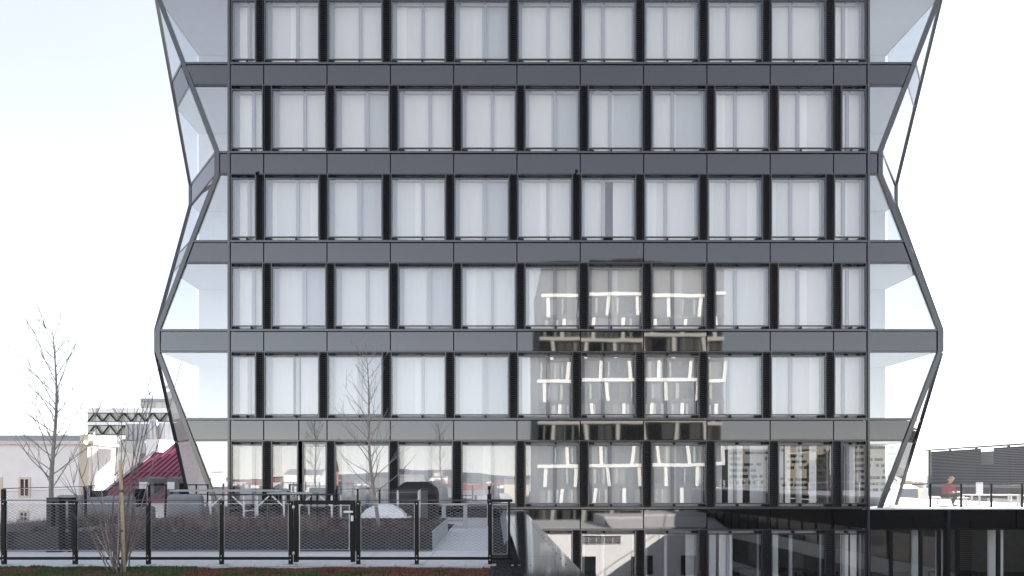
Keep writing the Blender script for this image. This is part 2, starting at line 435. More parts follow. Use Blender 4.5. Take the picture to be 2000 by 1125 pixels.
# --- the zigzag corners: edge position as a function of storey level
REC = 2.40; DEP = 2.57
def rec(z):
    """0 where the corner is full, 1 where it is cut back deepest"""
    lev = [(FL(-1)-.9, .0), (FL(0)-.9, 1), (FL(0), 1), (FL(2)-.9, 0), (FL(2), 0), (FL(4)-.9, 1), (FL(4), 1), (FL(6)-.9, 0), (FL(6), 0), (FL(8)-.9, 1), (FL(8), 1)]
    for (za, ra), (zb, rb) in zip(lev, lev[1:]):
        if za <= z <= zb: return ra + (rb-ra)*(z-za)/(zb-za)
    return 1.0
def corner(sgn):
    X0 = X(304.5) if sgn < 0 else X(1839)
    xin = X(445) if sgn < 0 else X(1698)
    fe = lambda z: X0 - sgn*REC*rec(z)             # edge of the front plane
    se = lambda z: D + DEP*rec(z)                  # edge of the side plane
    def front(x_in, z0, z1, inset, y, th, name, m):
        e0, e1 = fe(z0) - sgn*inset, fe(z1) - sgn*inset
        poly = [(x_in, y, z0), (e0, y, z0), (e1, y, z1), (x_in, y, z1)]
        if sgn < 0: poly.reverse()
        mb = MB()
        if th: mb.prism(poly, (0, th, 0))
        else: mb.quad(*poly)
        return T(mb, name, m)
    def facet(z0, z1, ins, name, m, th=0, push=0):
        A = lambda z, u: Vector((fe(z) + (X0-fe(z))*u, D + (se(z)-D)*u, z))
        def q(z):
            L_ = (A(z, 1)-A(z, 0)).length
            return min(.45, ins/L_) if L_ > 1e-6 else 0
        p = [A(z0, q(z0)), A(z0, 1-q(z0)), A(z1, 1-q(z1)), A(z1, q(z1))]
        if (p[0]-p[1]).length < 1e-4: p = [p[0], p[2], p[3]]
        elif (p[2]-p[3]).length < 1e-4: p = p[:3]
        nrm = (p[1]-p[0]).cross(p[-1]-p[0]).normalized()
        if nrm.y > 0: p.reverse(); nrm = -nrm
        p = [v + nrm*push for v in p]
        mb = MB()
        if th: mb.prism(p, -nrm*th)
        elif len(p) == 4: mb.quad(*p)
        else: mb.tri(*p)
        return T(mb, name, m)
    lo, hi = 0, NHI
    for n in range(lo, hi+1):
        zb, zt = FL(n)+.05, FL(n+1)-.9
        front(xin, zb, zt, .17, D+.03, 0, 'corner_pane', M['corner'])
        facet(zb, zt, .08, 'facet_pane', M['corner'])
    for n in range(lo + (sgn > 0), hi+2):
        zb, zt = FL(n)-.83, FL(n)-.07
        front(xin, zb, zt, .20, D, .03, 'corner_spandrel', M['spandrel'])
        if rec((zb+zt)/2) > .02: facet(zb, zt, .10, 'facet_spandrel', M['spandrel'], .03)
        for (a, b, yy) in ((FL(n)-.045, FL(n)+.04, -.03), (FL(n)-.9, FL(n)-.855, -.012)):
            front(xin, a, b, .05, D+yy, .12, 'corner_trim', M['frame'])
            if rec((a+b)/2) > .02: facet(a, b, .03, 'facet_trim', M['frame'], .08, .012)
    # the sloping edge members
    ks = [FL(0)-.9, FL(0), FL(2)-.9, FL(2), FL(4)-.9, FL(4), FL(6)-.9, FL(6), FL(8)-.9]
    if sgn > 0: ks = ks[1:]
    for a, b in zip(ks, ks[1:]):
        mb = MB()
        p = [(fe(a) - sgn*.18, D-.045, a), (fe(a), D-.045, a), (fe(b), D-.045, b), (fe(b) - sgn*.18, D-.045, b)]
        if sgn < 0: p.reverse()
        mb.prism(p, (0, .10, 0)); T(mb, 'edge_frame', M['frame'])
        mb = MB().bar((X0, se(a), a), (X0, se(b), b), .1); T(mb, 'side_edge_frame', M['frame'])
    # rooms behind the corner glass
    ROOM = D + 3.2
    for n in range(lo, hi+1):
        z0, z1 = FL(n)-.0, FL(n+1)-.88
        pw = MB(); xi = xin - sgn*.10
        a, b = sorted((xi, X0))
        if n >= lo:
            pw.box(min(xi, xi - sgn*.12), max(xi, xi - sgn*.12), D+.4, ROOM+.1, z0, z1)
            pw.box(min(xi, X0-sgn*.05), max(xi, X0-sgn*.05), ROOM, ROOM+.12, z0, z1)
        T(pw, 'room_wall', M['white_in'])
        # side glass
        sg = MB(); e0, e1 = se(z0+.05), se(z1)
        p = [(X0, e0, z0+.05), (X0, ROOM, z0+.05), (X0, ROOM, z1), (X0, e1, z1)]
        if e0 < ROOM-.05 or e1 < ROOM-.05:
            sg.quad(*p); T(sg, 'side_pane', M['corner'])
    for n in range(lo, hi+2):
        z0, z1 = FL(n)-.86, FL(n)-.01
        sl = MB()
        for (u, v) in ((z0, z1),):
            f0, s0 = max(rec(u), rec(v)), max(rec(u), rec(v))
            xe = X0 - sgn*(REC*f0+.06); ye = D + DEP*s0 + .06; xs = X0 - sgn*.06
            poly = [(xin - sgn*.2, D+.08, u), (xe, D+.08, u), (xs, ye, u), (xs, D+34, u), (xin - sgn*.2, D+34, u)]
            if sgn > 0: poly.reverse()
            sl.prism(poly, (0, 0, v-u))
        T(sl, 'corner_slab', M['white_in'])
        sp = MB().box(min(X0, X0-sgn*.05), max(X0, X0-sgn*.05), se((z0+z1)/2)+.1, D+34, z0, z1); T(sp, 'side_spandrel', M['spandrel'])
    for n in range(lo, hi+1):
        sp = MB().box(min(X0, X0-sgn*.06), max(X0, X0-sgn*.06), ROOM+.13, D+34, FL(n), FL(n+1)-.87); T(sp, 'side_windows', M['spandrel'])
corner(-1); corner(1)
# --- inside: slabs, dark rooms, rear wall and roof so that the tower is a solid block
for n in range(NLO, NHI+2):
    T(MB().box(xl+.1, xr-.1, D+.42, D+34, FL(n)-.85, FL(n)-.02), 'floor_slab', M['grey_in'])
for n in range(NLO, NHI+1):
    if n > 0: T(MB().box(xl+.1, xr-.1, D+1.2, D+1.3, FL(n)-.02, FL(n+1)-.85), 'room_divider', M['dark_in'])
    else:
        T(MB().box(xl+.1, xr-.1 if n == 0 else X(2300), D+6.2, D+6.3, FL(n)-.02, FL(n+1)-.85), 'room_divider', M['grey_in'])
T(MB().box(X(304.5)+.1, X(1839)-.1, D+33.9, D+34.2, -12, FL(NHI+1)), 'rear_wall', M['frame_dark'])  # unseen rear pushed further back so the tower shades the crimson roof
T(MB().box(X(420), X(1725), D+.1, D+34, FL(NHI+1), FL(NHI+1)+.3), 'roof', M['frame_dark'])
T(MB().box(xl-3, X(2300), D+.05, D+.5, -16, FL(NLO)-.86), 'base_wall', M['spandrel'])
T(MB().box(X(300), X(1000), D+.5, D+34, -1, FL(0)-.86), 'base_block', M['frame_dark'])

# ------------------------------------------------------------------ low wing on the right with the sunny roof terrace
wing = thing('podium_wing', 'low black glazed wing below the sunlit roof terrace, right of the tower', 'building', (X(1760), D, -3))
W0 = Vector((X(1760), D, -3))
def Wp(mb, name, m, parent=wing, smooth=False):
    mb.v = [(x-W0.x, y-W0.y, z-W0.z) for x, y, z in mb.v]; return mb.build(name, m, parent, smooth)
wz0, wz1 = FL(-1)+.05, FL(0)-.9
for (a, b) in ((1698, 1847), (1853, 1985), (1985, 2120), (2120, 2260)):
    Wp(MB().box(X(a)+.02, X(b)-.02, D-.0, D+.03, FL(0)-.84, FL(0)-.09), 'spandrel_panel', M['spandrel'])
Wp(MB().box(X(1698), X(2300), D-.03, D+.3, FL(0)-.06, FL(0)+.0), 'roof_edge', M['deck'])
Wp(MB().box(X(1698), X(2300), D-.012, D+.12, FL(0)-.895, FL(0)-.855), 'head_trim', M['frame_dark'])
Wp(MB().box(X(1698), X(2300), D+.05, D+.3, FL(0)-.89, FL(0)-.07), 'spandrel_backing', M['frame_dark'])
for xm in (1850,): Wp(MB().box(X(xm)-.06, X(xm)+.06, D-.09, D+.12, -8, FL(0)-.1), 'post', M['frame_dark'])
for xm in (1698, 1742, 1800, 1836, 1872, 1952, 2030): Wp(MB().box(X(xm)-.05, X(xm)+.05, D+.0, D+.12, -8, wz1), 'mullion', M['frame_dark'])
def wpane(a, b):
    o = Wp(MB().quad((X(a), D+.05, -5.4), (X(b), D+.05, -5.4), (X(b), D+.05, wz1), (X(a), D+.05, wz1)), 'window', M['pane'])
for a, b in ((1699, 1741), (1743, 1799), (1801, 1835), (1837, 1847), (1853, 1871), (1902, 1951), (1953, 2029)): wpane(a, b)
lm = MB()
for k in range(36): lm.box(X(1876), X(1899), D+.02, D+.09, wz1-.1-k*.085, wz1-.075-k*.085)
Wp(lm, 'louvre', M['frame_dark'])
Wp(MB().box(X(1700), X(2300), D+.31, D+30, FL(0)-.7, .24), 'roof_slab', M['grey_in'])
Wp(MB().box(X(1700), X(2300), D+.5, D+30, -20, FL(-1)-.1), 'lower_floors', M['dark_in'])
Wp(MB().box(X(2300), X(2310), D, D+30, -20, .24), 'side_wall', M['frame_dark'])
for a, b, m_ in ((1806, 1822, 'curtain3'), (1855, 1868, 'curtain3'), (1960, 1990, 'curtain')):
    Wp(MB().box(X(a), X(b), D+.7, D+.76, FL(-1), wz1), 'curtain', M[m_])
Wp(MB().box(X(1905), X(1950), D+3, D+3.1, FL(-1), wz1-.4), 'inner_door', M['grey_in'])
# desk with a low screen behind the glass
dk = thing('desk', 'dark desk with a monitor standing inside the lower wing window', 'desk', (X(1925), D+1.5, FL(-1)))
dk_z = .75
MB().box(-1.0, 1.0, -.35, .35, dk_z-.03, dk_z).build('desk_top', M['dark_in'], dk)
for sx in (-.9, .9):
    for sy in (-.3, .3): MB().box(sx-.025, sx+.025, sy-.025, sy+.025, 0, dk_z-.03).build('leg', M['black_metal'], dk)
for (px_, lab) in ((1530, 'long dark meeting table seen inside the lower tower floor'),):
    tb = thing('meeting_table', lab, 'table', (X(px_), D+2.2, FL(-1)))
    MB().box(-2.1, 2.1, -.5, .5, .72, .76).build('table_top', M['dark_in'], tb)
    for sx in (-1.9, 1.9):
        MB().bar((sx, -.4, 0), (sx, -.4, .72), .05).bar((sx, .4, 0), (sx, .4, .72), .05).bar((sx, -.4, .04), (sx, .4, .04), .05).build('trestle', M['black_metal'], tb)
for k, px_ in enumerate((1475, 1512, 1560)):
    ch = thing('office_chair', ['black office chair at the left end of the meeting table', 'black office chair at the middle of the meeting table', 'black office chair at the right end of the meeting table'][k], 'chair', (X(px_), D+1.3, FL(-1)), .2*k, 'office chairs at the meeting table')
    rounded(MB().box(-.23, .23, -.22, .22, .44, .5).build('seat', M['dark_in'], ch), .02)
    rounded(MB().prism([(-.22, -.25, .6), (.22, -.25, .6), (.2, -.3, 1.0), (-.2, -.3, 1.0)], (0, -.04, 0)).build('backrest', M['dark_in'], ch), .02)
    MB().bar((0, 0, .1), (0, 0, .44), .05).bar((0, -.2, .47), (0, -.28, .7), .04).build('column', M['black_metal'], ch)
    for q in range(5):
        an = 2*math.pi*q/5; MB().bar((0, 0, .1), (.28*math.cos(an), .28*math.sin(an), .03), .035).build('foot', M['black_metal'], ch)

# roof terrace floor
struct(MB().box(X(1700), X(2300), D+.31, D+30, .25, .28).build('roof_terrace', M['deck']))
ZT = .28
# ------------------------------------------------------------------ courtyard and what stands behind the camera (seen in the glass)
struct(MB().box(1.2, 60, -14.8, D, -11.3, -11).build('courtyard', M['deck']))
lw = thing('white_house', 'white rendered low house across the courtyard, mirrored in the glass', 'building', (14, -15, -20))
def at_(o, mb, name, m, smooth=False):
    mb.v = [(x-o.location.x, y-o.location.y, z-o.location.z) for x, y, z in mb.v]; return mb.build(name, m, o, smooth)
at_(lw, MB().box(2.5, 25.4, -26, -15, -20, -3.9), 'wall', M['plaster'])
for (a, b, c, d_) in ((9.3, 10.9, -8.8, -6.7), (14.7, 17.0, -8.8, -6.7), (4.6, 6.2, -8.8, -6.7), (20, 21.6, -8.8, -6.7)):
    f_ = at_(lw, MB().box(a, b, -15.01, -14.97, c, d_), 'window', M['tower_glass'])
at_(lw, MB().box(9.2, 13.6, -15.02, -14.96, -5.4, -4.5), 'balcony_opening', M['dark_in'])
rm = MB()
for k in range(4): rm.box(9.2, 13.6, -14.9, -14.87, -5.35+.2*k, -5.31+.2*k)
for k in range(6): rm.box(9.2+.87*k, 9.25+.87*k, -14.9, -14.86, -5.4, -4.6)
at_(lw, rm, 'railing', M['white_metal'])
at_(lw, MB().prism([(13, -15.2, -3.85), (25.4, -15.2, -3.85), (25.4, -19, -2.95), (13, -19, -2.95)], (0, -.3, -.1)), 'roof', M['plaster'])
at_(lw, MB().box(13, 25.4, -26, -19.2, -3.85, -2.75), 'attic', M['plaster'])
at_(lw, MB().box(2.4, 25.5, -26.1, -14.85, -3.9, -3.8), 'cornice', M['plaster'])
# the long wing that closes the courtyard on the right
cw = thing('courtyard_wing', 'long office wing closing the courtyard on the right with ribbon windows', 'building', (30, 2, -20))
at_(cw, MB().box(25.6, 36, -26, 19.5, -20, .2), 'wall', M['frame_dark'])
for k, z in enumerate((-.75, -3.7, -7.2)):
    for q in range(11):
        at_(cw, MB().box(25.5, 25.58, -25.6+4.1*q, -25.6+4.1*q+4.04, z-1.0, z+.05), 'facade_panel', M['wing_panel' if k == 0 else 'wing_panel_light'])
    for q in range(22):
        at_(cw, MB().box(25.53, 25.57, -25.5+2.05*q, -25.5+2.05*q+1.7, z-2.85, z-1.1), 'window', M['tower_glass' if k == 0 or (q*7+k*3) % 4 else 'tower_blind'])
at_(cw, MB().box(25.4, 36.1, -26.1, 19.6, .2, .34), 'roof', M['grey_roof'])
gr_ = MB()
for q in range(15): gr_.box(25.7, 25.74, -25+3.1*q, -24.96+3.1*q, .34, 1.3)
gr_.box(25.69, 25.75, -25, 18.5, 1.3, 1.35)
at_(cw, gr_, 'railing', M['galv'])
# dark tower with cream zigzag bands behind the camera
bt = thing('brown_tower', 'dark brown tower with cream bands and slanted pilasters, mirrored in the glass', 'office building', (22, -45, -20))
bx0, bx1, btop = 7.3, 36.6, 36.0
at_(bt, MB().box(bx0, bx1, -63, -45, -20, btop), 'wall', M['tower_brown'])
at_(bt, MB().box(bx0+8, bx1-8, -60, -47, btop, btop+1.6).box(bx0+12, bx0+20, -58, -48, btop+1.6, btop+2.2), 'penthouse', M['tower_brown'])
fh = 3.4; rr = random.Random(3)
lev = [31.0 - 6.8*k for k in range(8)]
bands = MB(); pil = MB(); wins = MB(); blinds = MB(); mids = MB(); curt = MB()
for k, zb in enumerate(lev):
    bands.box(bx0-.1, bx1+.1, -45, -44.5, zb-.27, zb+.27)
    mids.box(bx0-.05, bx1+.05, -45, -44.75, zb-fh-.12, zb-fh+.12)
    for half in (0, 1):
        zt_ = zb - .28 - half*fh; z0_ = zt_ - 2.75
        step = 4.9; off = (half*2.45 + (k % 2)*1.2)
        q = 0; x = bx0 + off - step + .8
        while x < bx1:
            if x > bx0:
                lean = rr.choice([-.3, -.12, 0, .12, .3])
                pil.prism([(x, -44.95, z0_-.3), (x+.54, -44.95, z0_-.3), (x+.54+lean, -44.95, zt_), (x+lean, -44.95, zt_)], (0, .3, 0))
            x += step
        x = bx0 + .3
        while x < bx1-1.4:
            wd = rr.choice([1.1, 1.5, 1.9, 2.3]); wd = min(wd, bx1-.3-x)
            if rr.random() < .86:
                tgt = blinds if rr.random() < .4 else wins
                tgt.box(x, x+wd-.15, -45, -44.93, z0_+.1, zt_-.15)
                if rr.random() < .65:
                    u = rr.uniform(.1, .6)*wd; curt.box(x+u*.5, x+u*.5+rr.uniform(.15, .5), -44.92, -44.9, z0_+.1, zt_-.15)
                if rr.random() < .35: mids.box(x+wd*.45, x+wd*.45+.07, -44.93, -44.86, z0_+.1, zt_-.15)
            x += wd
for mb_, nm, mt in ((bands, 'band', 'tower_white'), (pil, 'pilaster', 'tower_white'), (wins, 'windows', 'tower_glass'), (blinds, 'blinds', 'tower_blind'), (curt, 'curtains', 'far_curtain'), (mids, 'string_course', 'tower_brown')):
    o = at_(bt, mb_, nm, M[mt]); o['kind'] = 'stuff'
# apartment blocks and a steeple further back
for k, (x0, x1, y, zt_, mname, lab) in enumerate(((118, 150, -240, 16, 'block_a', 'grey apartment block mirrored low in the right windows'), (152, 178, -250, 22, 'block_b', 'tan apartment block mirrored beside the grey block'), (180, 215, -235, 19, 'block_c', 'taupe apartment block mirrored at the right tower corner'))):
    o = thing('apartment_block', lab, 'building', ((x0+x1)/2, y, -20))
    at_(o, MB().box(x0, x1, y-14, y, -20, zt_), 'wall', M[mname])
    ww = MB(); rb_ = random.Random(k)
    for r_ in range(9):
        x = x0+.6
        while x < x1-3:
            wd = rb_.choice([1.2, 1.8, 2.6, 4.2])
            if rb_.random() < .8 and zt_-2.8-r_*3 > -18: ww.box(x, x+wd, y, y+.15, zt_-2.6-r_*3, zt_-1.2-r_*3)
            x += wd + rb_.choice([.5, 1.0, 1.6])
    at_(o, ww, 'windows', M['tower_glass'])['kind'] = 'stuff'
o = thing('church_steeple', 'slim reddish church steeple mirrored in the glass beside the terrace door', 'church tower', (-112, -355, -20))
at_(o, MB().box(-114.5, -109.5, -357.5, -352.5, -20, 8), 'shaft', M['pink'])
sp_ = MB(); c_ = Vector((-112, -355, 31)); q_ = [Vector((-115, -358, 8)), Vector((-109, -358, 8)), Vector((-109, -352, 8)), Vector((-115, -352, 8))]
for i in range(4): sp_.tri(q_[i], q_[(i+1) % 4], c_)
at_(o, sp_, 'spire', M['tower_blind'])
# distant roofs of the city: one mass
cm = MB(); rc = random.Random(11)
for k in range(2600):
    a = rc.uniform(0, 2*math.pi); rr_ = 130 + 2300*rc.random()**1.3
    x, y = rr_*math.cos(a), rr_*math.sin(a)
    if -250 < y < 10 and -12 < x < 260 and rr_ < 420: continue
    if y > 0 and abs(x) < y*.95 and rr_ < 900 and x < 0: continue
    if y > 0 and rr_ < 500: continue
    if y < 0 and x < 40 and rr_ < 330: continue
    wx, wy, hh = rc.uniform(8, 30), rc.uniform(8, 22), rc.uniform(9, 19) + (rc.random() < .05)*rc.uniform(4, 14)
    z1 = -20 + hh; m_ = rc.choice([0, 0, 1, 1, 2, 4]); cm.box(x-wx/2, x+wx/2, y-wy/2, y+wy/2, -20, z1, m_)
    rm_ = rc.choice([3, 3, 5, 2]); rh = rc.uniform(1.5, 4)
    A, B, C, E = (x-wx/2-.3, y-wy/2-.3, z1), (x+wx/2+.3, y-wy/2-.3, z1), (x+wx/2+.3, y+wy/2+.3, z1), (x-wx/2-.3, y+wy/2+.3, z1)
    G, Hh = (x-wx/2, y, z1+rh), (x+wx/2, y, z1+rh)
    cm.quad(A, B, Hh, G, rm_).quad(C, E, G, Hh, rm_).tri(A, G, E, m_).tri(B, C, Hh, m_)
M['brick_roof'] = mat('clay_roof', (.33,.13,.08), .85)
o = cm.build('city_rooftops', [M['plaster'], M['cream'], M['grey_roof'], M['brick_roof'], M['tower_blind'], M['tower_brown']])
stuff(o, 'distant mass of city roofs and pale house walls along the horizon', 'city')

# ------------------------------------------------------------------ left roof terrace
TX0, TX1 = -12.3, .235
td = struct(MB().box(TX0, 1.1, -8, D+.05, -1.0, -.034).build('terrace_deck', M['deck_under']))
struct(MB().box(TX0, -.1, -8, 4.9, -.03, -.004).build('terrace_floor', M['deck']))
pv = rounded_mesh = MB().box(-.593, .593, -.293, .293, -.03, 0).mesh('paver', M['deck'])
planters = [(-12.2, -9.52, 12.1, 16.3), (-9.22, -1.33, 12.1, 16.3)]
yy = 10.36
while yy < D-.2:
    xx = -.67
    while xx > TX0+.5:
        inside = any(a+.65 < xx < b-.65 and c+.4 < yy < d_-.4 for a, b, c, d_ in planters)
        if not inside:
            link('paver', pv, td, (xx, yy, rnd.uniform(-.002, .002)), (0, 0, rnd.uniform(-.002, .002)))
        xx -= 1.2
    yy += .6
struct(MB().box(-.06, .47, 4.9, D, -.03, -.012).box(-2.6, -1.36, 16.4, 19.4, -.03, .004).build('gravel_strip', M['gravel']))
gs = MB(); rg = random.Random(5)
def pebble(mb, x, y, z, r, m=0):
    a = rg.uniform(0, 6.28); n = len(mb.v); p = []
    for q in range(3): p.append((x + r*math.cos(a+q*2.1)*rg.uniform(.7, 1.2), y + r*math.sin(a+q*2.1)*rg.uniform(.7, 1.2), z))
    mb.v += p + [(x + r*.2, y, z + r*rg.uniform(.7, 1.1))]
    mb.f += [(n, n+1, n+3), (n+1, n+2, n+3), (n+2, n, n+3)]; mb.m += [m]*3
for k in range(9000):
    y = 7 + 9*rg.random(); pebble(gs, rg.uniform(-.04, .46), y, -.012, rg.uniform(.008, .02), rg.choice([0, 0, 1]))
stuff(gs.build('gravel', [M['gravel'], mat('gravel_light', (.07,.07,.075), .8)]), 'dark grey gravel strip between path and metal parapet', 'gravel')
# parapet with metal capping in sheets
pp = thing('parapet', 'low parapet wall with wide dark polished metal capping running to the tower', 'wall', (.77, 9, 0))
def pat(mb, name, m): return at_(pp, mb, name, m)
pat(MB().box(.47, 1.10, -8, D-.03, -16, .27), 'wall', M['frame_dark'])
ys = [-6, -3, 0, 3, 6, 9, 12, 15.3, 18.6, D-.03]
for a, b in zip(ys, ys[1:]):
    o = pat(MB().prism([(.40, a+.006, .30), (1.15, a+.006, .315), (1.15, a+.006, .20), (1.165, a+.006, .20), (1.165, a+.006, .327), (.385, a+.006, .312), (.385, a+.006, .16), (.40, a+.006, .16)], (0, b-a-.012, 0)), 'capping_sheet', M['cap'])
    for xx in (.52, 1.03):
        for q in range(5):
            yv = a + .3 + (b-a-.6)*q/4
            if yv > 8: MB().lathe([(.012, 0), (.010, .006), (0.0005, .007)], (xx-.77, yv-9, .315+.013*(xx-.4)/.75), 8).build('screw', M['frame_dark'], pp)
pat(MB().prism([(.235, 13.4, -.002), (.40, 13.4, .27), (.42, 13.4, .27), (.255, 13.4, -.002)], (0, D-13.45, 0)), 'flashing', M['zinc'])

# ------------------------------------------------------------------ wire mesh fences
mesh_cache = {}
def wire_mesh(wd, ht, cw_=.107, ch_=.055, r=.0028):
    key = (round(wd, 2), round(ht, 2), cw_, r)
    if key not in mesh_cache:
        mb = MB(); nj = max(2, int(round(wd/(cw_/2)))); sx = wd/nj; nk = max(2, int(round(ht/(ch_/2)))); sz = ht/nk
        for k in range(nk):
            pts = [(j*sx, 0, k*sz + ((j+k) % 2)*sz) for j in range(nj+1)]
            mb.tube(pts, r, 3, cap=False)
        mb.bar((0, 0, 0), (wd, 0, 0), .007).bar((0, 0, ht), (wd, 0, ht), .007).bar((0, 0, 0), (0, 0, ht), .006).bar((wd, 0, 0), (wd, 0, ht), .006)
        mesh_cache[key] = mb.mesh('wire_mesh', M['wire'])
    return mesh_cache[key]
def fence(name, label, pts, z0, h, post_w=.07, nposts=None, mesh_from=.2, mesh_to=None, bottom_bar=True, skip_mesh=(), cable=True, group=None, feet=False, post_m='black_metal', r=.0028, cw_=.107, ch_=.055):
    """posts along pts; every panel gets its own mesh"""
    root = thing(name, label, 'fence', (pts[0][0], pts[0][1], z0), 0, group)
    o0 = Vector((pts[0][0], pts[0][1], z0)); mesh_to = mesh_to or h-.05
    for p in pts:
        q = Vector((p[0], p[1], z0)) - o0
        pb = MB().box(q.x-post_w/2, q.x+post_w/2, q.y-.022, q.y+.022, 0, h).build('post', M[post_m], root)
        if feet:
            MB().box(q.x-.11, q.x+.11, q.y-.09, q.y+.05, 0, .022).build('foot_plate', M['galv'], root)
            for zz in (.10, .17, h-.05):
                MB().lathe([(.011, 0), (.011, .008), (.0005, .009)], k=8).build('bolt', M['galv'], root, loc=(q.x, q.y-.022, zz)).rotation_euler = (R(90), 0, 0)
    for i, (p, q) in enumerate(zip(pts, pts[1:])):
        a = Vector((p[0], p[1], z0)) - o0; b = Vector((q[0], q[1], z0)) - o0; dv = b-a; Lh = dv.length; ang = math.atan2(dv.y, dv.x)
        u = dv.normalized()
        if cable: MB().bar(a + Vector((0, 0, h+.012)), b + Vector((0, 0, h+.012)), .024, .016).build('top_rail', M['rail'] if cable == 'light' else M[post_m], root)
        if bottom_bar: MB().bar(a + u*post_w/2 + Vector((0, 0, .125)), b - u*post_w/2 + Vector((0, 0, .125)), .03, .05).build('bottom_bar', M[post_m], root)
        if i in skip_mesh: continue
        wd = Lh - post_w - .02
        o = link('wire_mesh', wire_mesh(wd, mesh_to-mesh_from, cw_, ch_, r), root, a + u*(post_w/2+.01) + Vector((0, 0, mesh_from)), (0, 0, ang))
    return root
FD = 10.15
def fx(px): return (px - VX)*FD/F
main_posts = [8, 147, 290, 433, 568]
fence('mesh_fence', 'black post fence with steel wire mesh in front of the planters, left of the gate', [(fx(p), FD) for p in [-135] + main_posts], 0, 1.16, feet=True, cable='light', mesh_from=.27)
fence('mesh_fence', 'black post fence with steel wire mesh from the gate to the parapet', [(fx(p), FD) for p in (700, 814, 957)], 0, 1.16, feet=True, cable='light', mesh_from=.27)
fe_ = thing('fence_end_panel', 'narrow framed mesh panel closing the fence beside the parapet', 'fence', (fx(978), FD, 0))
MB().bar((-.17, 0, 1.165), (.21, 0, 1.165), .05, .05).build('top_rail', M['black_metal'], fe_)
MB().bar((-.17, 0, .12), (.21, 0, .12), .05, .04).build('bottom_rail', M['black_metal'], fe_)
MB().box(.13, .17, -.02, .02, .1, 1.14).build('post', M['black_metal'], fe_)
link('wire_mesh', wire_mesh(.27, .9), fe_, (-.15, 0, .2))
# gate
gt = thing('fence_gate', 'black framed mesh gate with a white latch in the front fence', 'gate', (fx(634), FD, 0))
gw = (fx(693)-fx(574))/2
MB().box(-gw, -gw+.075, -.03, .03, .06, 1.17).build('gate_stile', M['black_metal'], gt)
MB().box(gw-.075, gw, -.03, .03, .06, 1.17).build('gate_stile', M['black_metal'], gt)
MB().box(-gw+.075, gw-.075, -.03, .03, 1.10, 1.17).build('gate_rail', M['black_metal'], gt)
MB().box(-gw+.075, gw-.075, -.03, .03, .10, .15).build('gate_rail', M['black_metal'], gt)
link('wire_mesh', wire_mesh(2*gw-.21, .80), gt, (-gw+.105, -.01, .28))
MB().tube([(-gw+.1, -.012, .19), (-gw+.1, -.012, 1.08), (gw-.1, -.012, 1.08), (gw-.1, -.012, .19), (-gw+.1, -.012, .19)], .007, 5).build('edge_rope', M['white_metal'], gt)
MB().box(gw-.19, gw-.03, -.06, -.032, .95, .985).box(gw-.06, gw-.02, -.075, -.032, .80, .90).build('latch', M['white_metal'], gt)
for z in (.2, 1.03): MB().box(-gw-.015, -gw+.02, -.05, -.03, z, z+.05).build('hinge', M['galv'], gt)
# edging and foreground bed
struct(MB().box(TX0, -.07, 9.93, 10.03, -.03, .006).build('edging_strip', M['galv']))
brk = thing('edging_clip_row', 'row of small galvanised clips under the front fence', 'bracket', (fx(500), 10.1, 0))
for k in range(22):
    MB().box(-.02, .02, -.03, .0, 0, .02).build('clip', M['galv'], brk, loc=(-4.2+.42*k, 0, 0))
bed = MB(); nx, ny = 150, 40; bx_a, bx_b, by_a, by_b = TX0, -.07, 5.0, 9.93
for j in range(ny+1):
    for i in range(nx+1):
        x = bx_a + (bx_b-bx_a)*i/nx; y = by_a + (by_b-by_a)*j/ny
        bed.v.append((x, y, -.03 + .03*noise.noise(Vector((x*1.3, y*1.3, 0))) + .015*noise.noise(Vector((x*6, y*6, 3)))))
for j in range(ny):
    for i in range(nx):
        n = j*(nx+1)+i; bed.f.append((n, n+1, n+nx+2, n+nx+1)); bed.m.append(0)
struct(bed.build('planting_bed', M['soil'], smooth=True))
sd_ = MB(); rs = random.Random(21)
M['moss2'] = mat('dull_moss', (.09,.10,.05), .9, var=.3); M['sedum2'] = mat('rust_sedum', (.25,.10,.06), .9); M['bare'] = mat('grey_litter', (.16,.13,.11), .9)
for k in range(26000):
    x = rs.uniform(-9.6, -.08); y = rs.uniform(8.85, 9.92)
    gsel = noise.noise(Vector((x*1.1, y*2.2, 7.7))) + .5*noise.noise(Vector((x*5, y*5, 1))) + (.30 if x < -5.2 else -.12) + (.25 if y > 9.7 else 0) - .06
    if x > -1.6: gsel -= .25
    if gsel > .12: m_ = rs.choice([0, 0, 1]); z = .015; r = rs.uniform(.012, .03); hgt = rs.uniform(.02, .05)
    elif x < -5 and gsel > -.3: m_ = rs.choice([4, 4, 3, 2, 1]); z = 0; r = rs.uniform(.01, .02); hgt = rs.uniform(.01, .05)
    else: m_ = rs.choice([2, 2, 3, 4]); z = 0; r = rs.uniform(.009, .02); hgt = rs.uniform(.012, .03)
    a = rs.uniform(0, 6.28); zz = -.02 + .03*noise.noise(Vector((x*1.3, y*1.3, 0)))
    for q in range(2):
        an = a + q*1.7
        sd_.tri((x-r*math.cos(an), y-r*math.sin(an), zz), (x+r*math.cos(an), y+r*math.sin(an), zz), (x+rs.uniform(-.02, .02), y+rs.uniform(-.02, .02), zz+z+hgt), m_)
stuff(sd_.build('ground_cover', [M['green'], M['moss2'], M['sedum'], M['sedum2'], M['bare']]), 'green moss and rust red sedum ground cover in front of the fence', 'ground cover')

